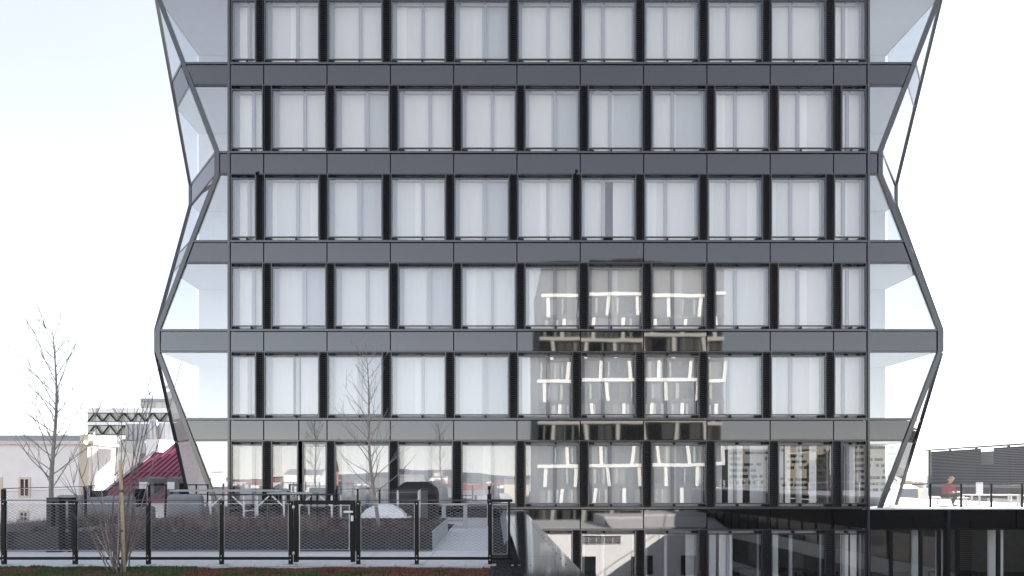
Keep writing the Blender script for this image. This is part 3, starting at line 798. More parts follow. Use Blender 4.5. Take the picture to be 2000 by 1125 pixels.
# ------------------------------------------------------------------ planters
for k, (a, b, c, d_) in enumerate(planters):
    p = thing('planter', ['long grey steel planter at the far left of the terrace', 'very long dark grey steel planter with dry shrubs behind the fence'][k], 'planter', ((a+b)/2, (c+d_)/2, 0))
    th = .025; h_ = .42
    wl = [('front_wall', (a, b, c, c+th)), ('back_wall', (a, b, d_-th, d_)), ('side_wall', (a, a+th, c+th, d_-th)), ('side_wall', (b-th, b, c+th, d_-th))]
    for nm, (x0, x1, y0, y1) in wl: at_(p, MB().box(x0, x1, y0, y1, .0, h_), nm, M['planter'] if nm != 'side_wall' else M['zinc'])
    at_(p, MB().box(a+th, b-th, c+th, d_-th, .02, h_-.05), 'soil', M['soil'])
pl = MB(); rp = random.Random(31)
def tuft(mb, x, y, z, hgt, n, m_, spread=.35):
    for q in range(n):
        an = rp.uniform(0, 6.28); s_ = rp.uniform(.2, 1)*spread; h1 = hgt*rp.uniform(.5, 1.0)
        bx_, by_ = x + rp.uniform(-.05, .05), y + rp.uniform(-.05, .05)
        tx, ty = bx_ + s_*h1*math.cos(an), by_ + s_*h1*math.sin(an); wv = rp.uniform(.003, .006)
        mb.tri((bx_-wv, by_, z), (bx_+wv, by_, z), (tx, ty, z+h1), m_)
        if rp.random() < .5:
            f = rp.uniform(.4, .8); mx_, my_, mz_ = bx_+(tx-bx_)*f, by_+(ty-by_)*f, z+h1*f
            mb.tri((mx_, my_, mz_-.004), (mx_, my_, mz_+.004), (mx_+rp.uniform(-.09, .09), my_+rp.uniform(-.09, .09), mz_+rp.uniform(.0, .09)), m_)
for a, b, c, d_ in planters:
    for k in range(int((b-a)*(d_-c)*34)):
        x, y = rp.uniform(a+.08, b-.08), rp.uniform(c+.06, d_-.08)
        v = noise.noise(Vector((x*.7, y*.9, 3))); u = rp.random()
        if x > -3.9 and b > -2: hgt, mm = rp.uniform(.06, .14), rp.choice([2, 2, 1, 1, 0])
        elif v > .05: hgt, mm = rp.uniform(.22, .42), rp.choice([0, 0, 1, 3])
        else: hgt, mm = rp.uniform(.12, .3), rp.choice([1, 1, 2, 2, 0])
        tuft(pl, x, y, .36, hgt, 9, mm, .5)
        if y < c+.9 and noise.noise(Vector((x*1.7, 0, 9))) > .25 and u < .3: tuft(pl, x, y, .36, .16, 16, 4, .9)
stuff(pl.build('dry_plants', [M['straw'], M['brown'], M['purple'], M['bare'], M['green']]), 'dry brown and purple winter planting in the grey planters', 'plants')
# slotted steel pillar between the planters
sp = thing('steel_pillar', 'dark steel pillar with tall slots standing between the two planters', 'pillar', (-9.37, 12.05, 0))
MB().box(-.13, -.02, -.1, .1, 0, 1.16).box(.06, .13, -.1, .1, 0, 1.16).box(-.02, .06, -.1, .1, 1.06, 1.16).box(-.02, .06, -.1, .1, 0, .55).build('frame', M['planter'], sp)
MB().box(.13, .36, -.06, .1, 1.08, 1.16).box(.30, .36, -.06, .1, 0, 1.08).build('side_frame', M['black_metal'], sp)

# ------------------------------------------------------------------ trees
def limb(mb, p, d, L_, r0, seg, rng, up=.0, wob=.12, m=0):
    pts = [Vector(p)]; rad = [r0]; d = Vector(d).normalized()
    for k in range(seg):
        d = (d + Vector((rng.uniform(-wob, wob), rng.uniform(-wob, wob), rng.uniform(-wob, wob)*.6 + up))).normalized()
        pts.append(pts[-1] + d*L_/seg); rad.append(max(.0024, r0*(1-.8*(k+1)/seg)))
    mb.tube(pts, rad, 4 if r0 < .012 else 6, m); return pts
def tree(label, base, top, r0, nb, seed, first=.8, length=1.3, left_bias=0):
    rng = random.Random(seed); base = Vector(base); top = Vector(top)
    root = thing('bare_tree', label, 'tree', base, 0, 'slim bare trees on the terrace')
    H = (top-base).length; tp = []; tr = []
    n = 16
    for k in range(n+1):
        u = k/n; p = (top-base)*u + Vector((.05*math.sin(u*7+seed), .05*math.cos(u*5+seed), 0))*(1-u*.3)
        tp.append(p); tr.append(r0*(1-u)**.8 + .004)
    MB().tube(tp, tr, 8).build('trunk', M['bark'], root, smooth=True)
    cb = MB()
    for k in range(nb):
        u = first/H + (1-first/H)*(k+.5)/nb*.97; idx = min(n-1, int(u*n)); f = u*n-idx
        p = tp[idx].lerp(tp[idx+1], f); an = k*2.399 + rng.uniform(-.5, .5)
        L_ = length*(1.05-.6*u)*rng.uniform(.6, 1.15); el = rng.uniform(.45, .75) + .35*u
        dv = Vector((math.cos(an)*math.cos(el) - left_bias, math.sin(an)*math.cos(el), math.sin(el)))
        pts = limb(cb, p, dv, L_, .0135*(1.15-.6*u), 7, rng, .045, .13)
        for q in range(rng.randint(2, 4)):
            i = rng.randint(1, 6); d2 = (pts[i]-pts[i-1]).normalized() + Vector((rng.uniform(-.8, .8), rng.uniform(-.8, .8), rng.uniform(-.1, .8)))
            p2 = limb(cb, pts[i], d2, L_*rng.uniform(.25, .55), .0062, 4, rng, .06, .2)
            if rng.random() < .6:
                limb(cb, p2[2], (p2[2]-p2[1]).normalized() + Vector((rng.uniform(-.9, .9), rng.uniform(-.9, .9), rng.uniform(0, .6))), L_*.22, .004, 3, rng, .05, .2)
    cb.build('crown', M['twig'], root)
tree('tall slim bare tree at the far left beside the slotted pillar', (P(106, 1000, 13.2).x, 13.2, .36), P(104, 640, 13.2), .05, 34, 3, .9, 2.0, .25)
tree('slim bare tree rising behind the white roof dome', (P(736, 1010, 13.6).x, 13.6, .36), P(712, 684, 13.6), .045, 32, 8, .8, 1.45, .1)
# multi-stem shrub with its stake
sb = thing('multistem_shrub', 'bare multi-stemmed shrub tied to a pale wooden stake in the foreground', 'shrub', (P(232, 1120, 9.35).x, 9.35, -.02))
rng = random.Random(12); st = MB(); tw = MB()
for k in range(24):
    an = rng.uniform(0, 6.28); lean = rng.uniform(.03, .75)**1.3; Ls = rng.uniform(1.2, 2.5) if lean > .3 else rng.uniform(2.8, 4.1)
    if lean > .45: Ls *= .6
    p0 = Vector((rng.uniform(-.12, .12), rng.uniform(-.1, .1), 0))
    pts = limb(st, p0, (math.cos(an)*lean*1.3, math.sin(an)*lean*.8, 1), Ls, rng.uniform(.009, .0135), 9, rng, .05, .07, m=rng.choice([0, 0, 1]))
    for q in range(rng.randint(4, 7)):
        i = rng.randint(2, 8); d2 = (pts[i]-pts[i-1]).normalized() + Vector((rng.uniform(-.8, .8), rng.uniform(-.8, .8), rng.uniform(0, .5)))
        p2 = limb(tw, pts[i], d2, rng.uniform(.2, .6), .0062, 5, rng, .07, .12)
        if rng.random() < .5: limb(tw, p2[2], d2 + Vector((rng.uniform(-.6, .6), rng.uniform(-.6, .6), .2)), .25, .003, 3, rng, .05, .2)
st.build('stems', [M['stem_red'], M['stem_tan']], sb, smooth=True); tw.build('twigs', M['stem_red'], sb)
sk = thing('wooden_stake', 'pale round wooden stake tied into the shrub stems', 'stake', (P(243, 1120, 9.3).x, 9.3, -.02))
MB().tube([(0, 0, 0), (-.03, 0, .9), (-.07, 0, 1.88)], [.027, .025, .024], 10).build('pole', M['stake'], sk, smooth=True)
for z in (.72, 1.38): MB().lathe([(.034, -.02), (.042, 0), (.034, .02)], (-.025-.02*z, 0, z), 10).build('tie', M['moss2'], sk)

# ------------------------------------------------------------------ terrace furniture
def bar_table(label, x0, x1, d, py):
    z = P(0, py, d).z; xa, xb = P(x0, 0, d).x, P(x1, 0, d).x
    t = thing('bar_table', label, 'table', ((xa+xb)/2, d, 0), 0, 'pale topped bar tables'); L2 = (xb-xa)/2
    MB().box(-L2, L2, -.35, .35, z-.05, z).build('table_top', M['table'], t)
    for sx in (-L2+.05, L2-.05):
        for sy in (-.3, .3): MB().box(sx-.025, sx+.025, sy-.025, sy+.025, 0, z-.05).build('leg', M['planter'], t)
    MB().box(-L2+.08, L2-.08, -.02, .02, .2, .24).build('footrest', M['planter'], t)
bar_table('longest pale bar table on slim grey legs near the left tower corner', 343, 558, 17.6, 956.5)
bar_table('shorter pale bar table on grey legs in front of the terrace door', 530, 617, 16.9, 961.5)
for k, (x0, x1) in enumerate(((416, 488), (506, 565), (586, 657))):
    d = 16.6; z = P(0, 965, d).z; xa, xb = P(x0, 0, d).x, P(x1, 0, d).x; L2 = (xb-xa)/2
    t = thing('folding_table', ['dark folding table on white legs, under the left end of the longest bar table', 'dark folding table on white legs, under the shorter bar table', 'dark folding table on white legs, behind the fence gate'][k], 'table', ((xa+xb)/2, d, 0), 0, 'folding tables with white legs')
    MB().box(-L2, L2, -.3, .3, z-.03, z).build('table_top', M['planter'], t)
    for sx in (-L2+.06, L2-.06):
        MB().bar((sx, -.26, 0), (sx, -.26, z-.03), .045).build('leg', M['white_metal'], t); MB().bar((sx+.12, .26, 0), (sx+.12, .26, z-.03), .045).build('leg', M['white_metal'], t)
        MB().bar((sx, -.26, z-.36), (sx+math.copysign(.34, -sx), -.26, z-.05), .035).build('brace', M['white_metal'], t)
for k, px_ in enumerate((365, 388, 572)):
    d = 18.3; q = P(px_, 0, d)
    c = thing('bar_stool', ['black open-backed bar stool at the left end of the longest bar table', 'black bar stool beside the slanted tower corner', 'black bar stool between the two bar tables'][k], 'stool', (q.x, d, 0), 0, 'black bar stools')
    rounded(MB().box(-.2, .2, -.2, .2, .74, .78).build('seat', M['black_metal'], c), .01)
    MB().bar((-.19, .19, .78), (-.19, .22, 1.38), .035).bar((.19, .19, .78), (.19, .22, 1.38), .035).bar((-.2, .22, 1.36), (.2, .22, 1.36), .035).bar((-.19, .2, 1.05), (.19, .2, 1.05), .03).build('backrest', M['black_metal'], c)
    for sx in (-1, 1):
        for sy in (-1, 1): MB().bar((sx*.18, sy*.18, .74), (sx*.22, sy*.22, 0), .03).build('leg', M['black_metal'], c)
    MB().bar((-.2, -.2, .3), (.2, -.2, .3), .025).build('footrest', M['black_metal'], c)
def lounge(label, px_, d, rz, s=1.0):
    q = P(px_, 0, d)
    c = thing('lounge_chair', label, 'armchair', (q.x, d, 0), rz, 'grey lounge chairs')
    for nm, bxs in (('seat', (-.42, .42, -.4, .4, .22, .5)), ('backrest', (-.5, .5, .3, .55, .3, 1.08*s)), ('arm', (-.55, -.36, -.4, .4, .22, .72)), ('arm', (.36, .55, -.4, .4, .22, .72)), ('base', (-.45, .45, -.35, .4, .05, .22))):
        mbx = MB().box(*bxs).build(nm, M['cushion'], c); rounded(mbx, .11 if nm != 'base' else .02, 4)
        for f_ in mbx.data.polygons: f_.use_smooth = True
lounge('grey upholstered lounge chair beside the slotted pillar', 166, 17.0, R(165), 1.0)
lounge('grey upholstered lounge chair in the middle of its row, turned to the right', 214, 16.9, R(200), .95)
lounge('grey upholstered lounge chair nearest the crimson roof', 256, 17.1, R(170), .98)
lounge('grey lounge chair standing alone in front of the slanted tower corner', 375, 17.0, R(185), 1.02)
for k, (x0, x1, y0) in enumerate(((182, 204, 959), (265, 280, 956))):  # made-up boxes in place of black armchair frames, not lanterns
    d = 18.0; a, b = P(x0, y0, d), P(x1, y0, d); wd = b.x-a.x
    l = thing('lantern', ['wide black metal lantern with a square opening behind the lounge chairs', 'narrow black metal lantern with a small square opening behind the lounge chairs'][k], 'lantern', ((a.x+b.x)/2, d, 0))
    hz = a.z; t_ = .07
    MB().box(-wd/2, -wd/2+t_, -.15, .15, 0, hz).box(wd/2-t_, wd/2, -.15, .15, 0, hz).box(-wd/2+t_, wd/2-t_, -.15, .15, hz-.09, hz).box(-wd/2+t_, wd/2-t_, -.15, .15, 0, hz-.27).build('housing', M['black_metal'], l)
    MB().box(-wd/2-.01, wd/2+.01, -.16, .16, hz, hz+.02).build('lid', M['black_metal'], l)
# roof-light dome
dm = thing('roof_dome', 'white faceted roof-light dome on a grey kerb behind the planter', 'skylight', (P(750, 1000, 17.4).x, 17.4, 0))
MB().box(-.74, .74, -.6, .6, 0, .34).build('kerb', M['planter'], dm)
d_ = MB(); prof = [(.72, .36), (.72, .46), (.56, .62), (.28, .76), (.0, .80)]; k = 8
for r_, z in prof:
    for q in range(k):
        an = 2*math.pi*(q+.5)/k; d_.v.append((r_*math.cos(an), r_*.85*math.sin(an), z))
for i in range(len(prof)-1):
    for q in range(k):
        r2 = (q+1) % k; d_.f.append((i*k+q, i*k+r2, (i+1)*k+r2, (i+1)*k+q)); d_.m.append(0)
d_.build('dome', M['dome'], dm)
MB().box(-.77, .77, -.63, .63, .335, .37).build('dome_frame', M['white_metal'], dm)
# guard fence round the stairwell
gd = 18.6
g1 = [(P(px_, 0, gd).x, gd) for px_ in (736, 777, 818)]
fence('guard_fence', 'galvanised mesh guard fence behind the roof dome, facing the camera', g1, 0, 1.17, .05, bottom_bar=False, mesh_from=.05, cable='light', post_m='galv')
fence('guard_fence', 'galvanised mesh guard fence running back beside the black covered grill', [(P(820, 0, gd).x, gd+.05), (P(845, 0, 21).x, 21.2)], 0, 1.2, .05, bottom_bar=False, mesh_from=.05, cable='light', post_m='galv')
fence('guard_fence', 'dark framed mesh guard fence behind the gate', [(P(657, 0, 18.2).x, 18.2), (P(690, 0, 18.6).x, 19.2), (P(733, 0, 18.6).x, 19.3)], 0, 1.2, .06, bottom_bar=False, mesh_from=.05, cable=True)
# covered grill
gr = thing('covered_grill', 'black fabric-covered grill standing against the tower windows', 'grill', (P(815, 0, 20.6).x, 20.6, 0))
mb = MB(); 
q0 = [(-.75, -.5), (.75, -.5), (.75, .5), (-.75, .5)]
rings = [(1.0, 0), (1.0, 1.0), (.94, 1.22), (.6, 1.42), (.55, 1.45)]
for s_, z in rings:
    for x, y in q0: mb.v.append((x*s_, y*s_, z))
for i in range(len(rings)-1):
    for q in range(4):
        r2 = (q+1) % 4; mb.f.append((i*4+q, i*4+r2, (i+1)*4+r2, (i+1)*4+q)); mb.m.append(0)
mb.f.append(tuple(range((len(rings)-1)*4, len(rings)*4))); mb.m.append(0)
rounded(mb.build('cover', M['cover'], gr), .04, 2)
MB().tube([(-.5, -.52, .95), (0, -.56, .9), (.5, -.52, .95)], .015, 6).build('drawstring', M['black_metal'], gr)
# bench by the path
bn = thing('bench', 'low grey wooden bench at the far end of the paved path', 'bench', (P(888, 0, 17.9).x, 17.9, 0))
for k in range(4): MB().box(-.42, .42, -.2+.1*k, -.11+.1*k, .72, .76).build('seat_slat', M['table'], bn)
for sx in (-.34, .34):
    for sy in (-.14, .14): MB().box(sx-.055, sx+.055, sy-.04, sy+.04, 0, .72).build('leg', M['table'], bn)
MB().box(-.3, .3, -.02, .02, .2, .26).build('stretcher', M['table'], bn)
# bollard lamp
bl = thing('bollard_lamp', 'black bollard lamp at the right end of the path', 'lamp', (P(955.5, 0, 18.6).x, 18.6, 0))
rounded(MB().box(-.065, .065, -.065, .065, 0, 1.05).build('post', M['black_metal'], bl), .008)
MB().box(-.03, .03, -.03, .03, 1.05, 1.2).build('neck', M['black_metal'], bl); rounded(MB().box(-.05, .05, -.05, .05, 1.2, 1.32).build('head', M['black_metal'], bl), .008)
# fence along the left edge of the terrace
lf = [(-10.45, 12.0), (-10.9, 15.0)] + [(P(176, 0, 17.2).x, 17.2), (P(291, 0, 19.2).x, 19.2), (P(323, 0, 20.6).x, 20.6)]
fence('edge_fence', 'thin posted fence along the left edge of the terrace before the white house', lf, 0, 1.34, .075, bottom_bar=False, mesh_from=.3, cable=True)

# ------------------------------------------------------------------ right terrace: fence, person, tables, louvre screen
fd2 = 25.0
fr_ = [(P(px_, 0, fd2).x, fd2) for px_ in (1817, 1877, 1936, 1996, 2056)]
fence('roof_fence', 'dark mesh fence on the sunlit roof terrace in front of the seated person', fr_, ZT, 1.05, .075, bottom_bar=False, mesh_from=.04, cable=True, r=.005, cw_=.15, ch_=.085)
rl = thing('handrail', 'dark handrail beside the slanted tower foot on the sunlit roof terrace', 'railing', (P(1750, 0, 25.4).x, 25.4, ZT))
e = P(1815, 0, 25.0).x - rl.location.x
MB().bar((0, 0, 1.02), (e, -.3, 1.05), .05).build('top_rail', M['black_metal'], rl)
MB().bar((0, 0, 1.02), (-.25, 0, 0), .05).build('post', M['black_metal'], rl)
MB().bar((.3, 4, .95), (2.4, 4, .95), .04).build('rear_rail', M['planter'], rl)
for x in (.4, 1.4, 2.3): MB().bar((x, 4, 0), (x, 4, .95), .05).build('rear_post', M['planter'], rl)
for z in (.3, .6): MB().bar((.3, 4, z), (2.4, 4, z), .03).build('rear_rail', M['planter'], rl)
bd = 26.6
def trestle(label, x0, x1, d, py, m_):
    z = P(0, py, d).z - ZT; xa, xb = P(x0, 0, d).x, P(x1, 0, d).x; L2 = (xb-xa)/2
    t = thing('terrace_table', label, 'table', ((xa+xb)/2, d, ZT), 0, 'pale tables and benches on the roof terrace')
    MB().box(-L2, L2, -.3, .3, z-.05, z).build('table_top', M[m_], t)
    for sx in (-L2+.15, L2-.15):
        for sy in (-.24, .24): MB().bar((sx, sy, 0), (sx, sy, z-.05), .05).build('leg', M['white_metal'], t)
        MB().bar((sx, -.24, .12), (sx, .24, .12), .04).build('stretcher', M['white_metal'], t)
trestle('long pale bench under the seated person on the roof terrace', 1818, 1885, 26.9, 971.5, 'wood')
trestle('long pale table right of the seated person on the roof terrace', 1884, 1985, 27.2, 966, 'wood')
trestle('second pale table at the right edge on the roof terrace', 1978, 2070, 27.6, 967, 'wood')
bdn = thing('notice_board', 'pale notice board standing behind the roof terrace fence', 'board', (P(1913, 0, 29).x, 29, ZT))
MB().box(-.16, .16, -.03, .03, .45, 1.08).build('panel', M['dome'], bdn); MB().box(-.04, .04, -.02, .02, 0, .45).build('stand', M['galv'], bdn)

# person
pr = thing('person', 'person in a red jacket sitting on the roof terrace bench, bent over an open magazine', 'person', (P(1846, 0, bd).x, bd, ZT), 0)
def skin(name, verts, edges_, m_, parent, sub=2, root=0):
    me = bpy.data.meshes.new(name); me.from_pydata([v[:3] for v in verts], edges_, []); me.materials.append(m_)
    o = bpy.data.objects.new(name, me); COL.objects.link(o); o.parent = parent
    md = o.modifiers.new('skin', 'SKIN'); md.use_smooth_shade = True
    for i, v in enumerate(verts):
        sv = me.skin_vertices[0].data[i]; rr2 = v[3]; sv.radius = rr2 if isinstance(rr2, tuple) else (rr2, rr2); sv.use_root = (i == root)
    sm_ = o.modifiers.new('sub', 'SUBSURF'); sm_.levels = sub; sm_.render_levels = sub
    return o
SKINM = mat('skin', (.55,.36,.28), .6); HAIR = mat('blond_hair', (.50,.36,.22), .6, var=.3, vscale=30); REDJ = mat('red_jacket', (.32,.02,.04), .8, var=.15, vscale=8)
PANT = mat('dark_trousers', (.03,.028,.03), .85); SHOE = mat('black_shoes', (.015,.015,.015), .5)
# facing +x, leaning forwards over the lap: pelvis, spine, neck, head, arms, legs
hipz = .50
V = [(0, 0, hipz+.04, (.15,.12)), (.05, 0, hipz+.24, (.14,.11)), (.13, 0, hipz+.43, (.17,.12)), (.19, 0, hipz+.54, (.06,.06)), (.24, 0, hipz+.62, (.06,.06)), (.29, 0, hipz+.70, (.085,.075)), (.33, 0, hipz+.80, (.06,.06))]
E = [(0,1),(1,2),(2,3),(3,4),(4,5),(5,6)]
for sy in (-1, 1):
    n = len(V); V += [(.15, sy*.19, hipz+.45, .06), (.26, sy*.23, hipz+.22, .048), (.44, sy*.12, hipz+.13, .038), (.50, sy*.10, hipz+.14, (.035,.02))]
    E += [(2, n), (n, n+1), (n+1, n+2), (n+2, n+3)]
    n = len(V); V += [(.06, sy*.10, hipz, .085), (.44, sy*.12, hipz+.02, .065), (.38+.08*sy, sy*.13, .24, .05), (.36+.1*sy, sy*.13, .07, .035), (.47+.1*sy, sy*.13, .035, .03)]
    E += [(0, n), (n, n+1), (n+1, n+2), (n+2, n+3), (n+3, n+4)]
skin('body', V, E, SKINM, pr)
for sy in (-1, 1):          # five fingers each, curled round the magazine
    hv = Vector((.52, sy*.10, hipz+.145))
    for q, (dy, L_) in enumerate(((-.03, .055), (-.012, .075), (.008, .08), (.026, .07))):
        skin('finger', [(hv.x, hv.y+dy, hv.z, .009), (hv.x+L_*.5, hv.y+dy, hv.z+.005, .008), (hv.x+L_*.9, hv.y+dy-sy*.01, hv.z-.012, .007)], [(0,1),(1,2)], SKINM, pr, 1)
    skin('thumb', [(hv.x-.02, hv.y-sy*.03, hv.z+.01, .011), (hv.x+.02, hv.y-sy*.055, hv.z+.022, .009)], [(0,1)], SKINM, pr, 1)
J = [(-.01, 0, hipz+.0, (.19,.17)), (.04, 0, hipz+.2, (.175,.15)), (.12, 0, hipz+.41, (.19,.14)), (.175, 0, hipz+.53, (.08,.08))]; JE = [(0,1),(1,2),(2,3)]
for sy in (-1, 1):
    n = len(J); J += [(.15, sy*.2, hipz+.45, .08), (.26, sy*.24, hipz+.22, .066), (.42, sy*.135, hipz+.14, .05)]; JE += [(2, n), (n, n+1), (n+1, n+2)]
skin('jacket', J, JE, REDJ, pr)
T_ = [(0, 0, hipz+.0, (.16,.13))]; TE = []
for sy in (-1, 1):
    n = len(T_); T_ += [(.06, sy*.10, hipz, .1), (.44, sy*.12, hipz+.02, .08), (.38+.08*sy, sy*.13, .24, .063), (.36+.1*sy, sy*.13, .1, .052)]; TE += [(0, n), (n, n+1), (n+1, n+2), (n+2, n+3)]
skin('trousers', T_, TE, PANT, pr)
for sy in (-1, 1): skin('shoe', [(.34+.1*sy, sy*.13, .05, .045), (.42+.1*sy, sy*.13, .04, .042), (.53+.1*sy, sy*.13, .03, .03)], [(0,1),(1,2)], SHOE, pr, 1)
skin('hair', [(.285, 0, hipz+.775, (.088,.088)), (.245, 0, hipz+.72, (.085,.09)), (.205, 0, hipz+.64, (.06,.07)), (.325, 0, hipz+.815, (.05,.06))], [(0,1),(1,2),(0,3)], HAIR, pr)
skin('nose', [(.375, 0, hipz+.745, .014), (.395, 0, hipz+.725, .012)], [(0,1)], SKINM, pr, 1)
for sy in (-1, 1):
    MB().lathe([(.0005, -.011), (.011, 0), (.0005, .011)], (.362, sy*.032, hipz+.765), 8).build('eye', PANT, pr)
    MB().lathe([(.0005, -.03), (.018, 0), (.0005, .03)], (.285, sy*.085, hipz+.73), 8).build('ear', SKINM, pr)
MB().box(.37, .376, -.02, .02, hipz+.69, hipz+.698).build('mouth', REDJ, pr)
mg = thing('magazine', 'open pale blue magazine held on the knees of the seated person', 'magazine', (pr.location.x+.56, bd, ZT+hipz+.14))
M['paper'] = mat('pale_paper', (.55,.66,.72), .7)
MB().prism([(-.12, -.2, .0), (.16, -.2, .05), (.16, 0, .03), (-.12, 0, -.02)], (0, 0, .008)).build('page', M['paper'], mg)
MB().prism([(-.12, 0, -.02), (.16, 0, .03), (.16, .2, .05), (-.12, .2, .0)], (0, 0, .008)).build('page', M['paper'], mg)

# louvre screen round the roof plant
lsx = 32.6; zt_, zb_ = 3.66, 1.02
ls = thing('louvre_screen', 'tall black slatted screen round the roof plant behind the seated person', 'screen', (lsx, 36, ZT))
ns = 25
M['screen_slat'] = mat('screen_slat', (.20,.20,.21), .4, 1.5)
slat = MB().prism([(-.02, -14, -.034), (-.005, -14, -.034), (.02, -14, .035), (.005, -14, .035)], (0, 20.4, 0)).mesh('slat', M['screen_slat'])
slat2 = MB().prism([(0, -.02, -.03), (0, -.005, -.03), (0, .02, .022), (0, .005, .022)], (9, 0, 0)).mesh('rear_slat', M['screen_slat'])
for k in range(ns):
    z = zb_ + (zt_-zb_)*k/ns - ZT
    link('slat', slat, ls, (0, 0, z)); link('rear_slat', slat2, ls, (0, 6.4, z))
MB().box(-.06, .06, -14, 6.46, zt_-ZT-.02, zt_-ZT+.1).build('top_cap', M['grey_roof'], ls)
MB().box(-.05, .05, -14, 6.42, zb_-ZT-.12, zb_-ZT-.04).build('bottom_rail', M['frame_dark'], ls)
for y in (-13, -9, -5, -2.4, -.2, 2.2, 4.4, 6.3): MB().box(.06, .16, y-.06, y+.06, 0, zt_-ZT).build('post', M['frame_dark'], ls)
MB().box(.22, .26, -14, 6.3, 0, 2.25).box(.22, .26, 2.0, 6.3, 2.25, 3.3).box(.22, .26, -1.5, 1.0, 2.25, 3.3).box(.22, .26, -14, -4, 2.25, 2.9).box(.25, 9, 6.2, 6.25, 0, 3.3).build('inner_panel', M['frame_dark'], ls)  # dark panels added behind the slats to block the bright sky
MB().box(3.2, 3.3, -14, 6, 0, 3.2).build('plant_wall', M['zinc'], ls)
for k, (x, y, sx, sy, z0, z1) in enumerate(((35, 40, 1.0, 1.2, ZT, 3.0), (35.3, 35.4, .9, 1.6, ZT, 2.9), (35.2, 31.5, 1, 1.1, ZT, 3.1))):
    a = thing('air_unit', ['grey ventilation unit at the far end inside the louvre screen', 'grey ventilation unit in the middle of the louvre screen', 'grey ventilation unit at the near end inside the louvre screen'][k], 'air unit', (x, y, z0))
    rounded(MB().box(-sx, sx, -sy, sy, .15, z1-z0).build('casing', M['zinc'], a), .02); MB().box(-sx-.02, -sx, -sy*.7, sy*.7, .6, 1.6).build('grille', M['frame_dark'], a); MB().box(-sx+.1, sx-.1, -sy+.1, sy-.1, 0, .15).build('plinth', M['frame_dark'], a)

# ------------------------------------------------------------------ buildings on the left
wh = thing('white_house', 'white rendered house with a heavy cornice left of the crimson roof', 'building', (-38, 45, -20))
def wz(py, d): return P(0, py, d).z
c0 = P(168, 0, 45)
at_(wh, MB().box(-60, c0.x, 45, 60, -20, wz(868, 45)), 'wall', M['plaster'])
at_(wh, MB().prism([(-60, 44.6, wz(868, 45)), (-60, 44.45, wz(862, 45)), (-60, 60, wz(862, 45)), (-60, 60, wz(868, 45))], (60+c0.x+.2, 0, 0)), 'cornice', M['plaster'])
at_(wh, MB().box(-60, c0.x+.1, 45.2, 60, wz(862, 45), wz(850, 45)), 'parapet', M['grey_roof'])
def old_window(parent, x0, x1, y0, y1, d):
    a, b = P(x0, y1, d), P(x1, y0, d)
    o = at_(parent, MB().box(a.x-.16, a.x, d-.06, d+.02, a.z-.16, b.z+.16).box(b.x, b.x+.16, d-.06, d+.02, a.z-.16, b.z+.16).box(a.x, b.x, d-.06, d+.02, b.z, b.z+.16).box(a.x, b.x, d-.06, d+.02, a.z-.16, a.z), 'window', M['cream'])
    MB().box(a.x, b.x, d-.02, d+.01, a.z, b.z).build('pane', M['tower_glass'], o, loc=-parent.location)
    m2 = (a.x+b.x)/2; MB().box(m2-.04, m2+.04, d-.04, d-.021, a.z, b.z).box(a.x, b.x, d-.04, d-.022, a.z+(b.z-a.z)*.42, a.z+(b.z-a.z)*.42+.06).build('glazing_bar', M['white_metal'], o, loc=-parent.location)
for w_ in ((41, 56, 936, 968), (41, 53, 1001, 1016), (-18, 1, 936, 968), (-18, 1, 1001, 1016)): old_window(wh, *w_, 45)
rb = MB()
for z in (842, 847): rb.bar((-60, 46, wz(z, 45)), (c0.x, 46, wz(z, 45)), .05)
for k in range(14): rb.bar((-60+2.1*k, 46, wz(851, 45)), (-60+2.1*k, 46, wz(842, 45)), .04)
at_(wh, rb, 'roof_railing', M['galv'])
# its flank, turned to the sun
e = Vector((-39.9, 65, 0)); s_ = Vector((c0.x, 45, 0)); tdir = (e-s_).normalized(); nrm = Vector((tdir.y, -tdir.x, 0))
def flank(z0, z1, out, name, m_, back=.6):
    a = s_ + nrm*out; b = e + nrm*out; a2 = a - nrm*back; b2 = b - nrm*back
    at_(wh, MB().prism([(a.x, a.y, z0), (b.x, b.y, z0), (b2.x, b2.y, z0), (a2.x, a2.y, z0)], (0, 0, z1-z0)), name, M[m_])
flank(-20, wz(868, 45), .12, 'flank_wall', 'cream'); flank(wz(868, 45), wz(861, 45), .5, 'flank_cornice', 'cream'); flank(wz(861, 45), wz(849, 45), .2, 'flank_parapet', 'cream')
for u in (.04, .1): 
    p = s_ + (e-s_)*u + nrm*.2; at_(wh, MB().box(p.x-.25, p.x+.25, p.y-.25, p.y+.25, -20, wz(872, 45)), 'pilaster', M['plaster'])
an = thing('antenna', 'thin mast antenna on the roof of the white house', 'antenna', (P(164, 0, 48).x, 48, wz(850, 45)))
MB().tube([(0, 0, 0), (0, 0, 3.2)], [.03, .012], 6).build('mast', M['galv'], an); MB().bar((-.2, 0, 2.2), (.2, 0, 2.2), .02).build('crossbar', M['galv'], an)
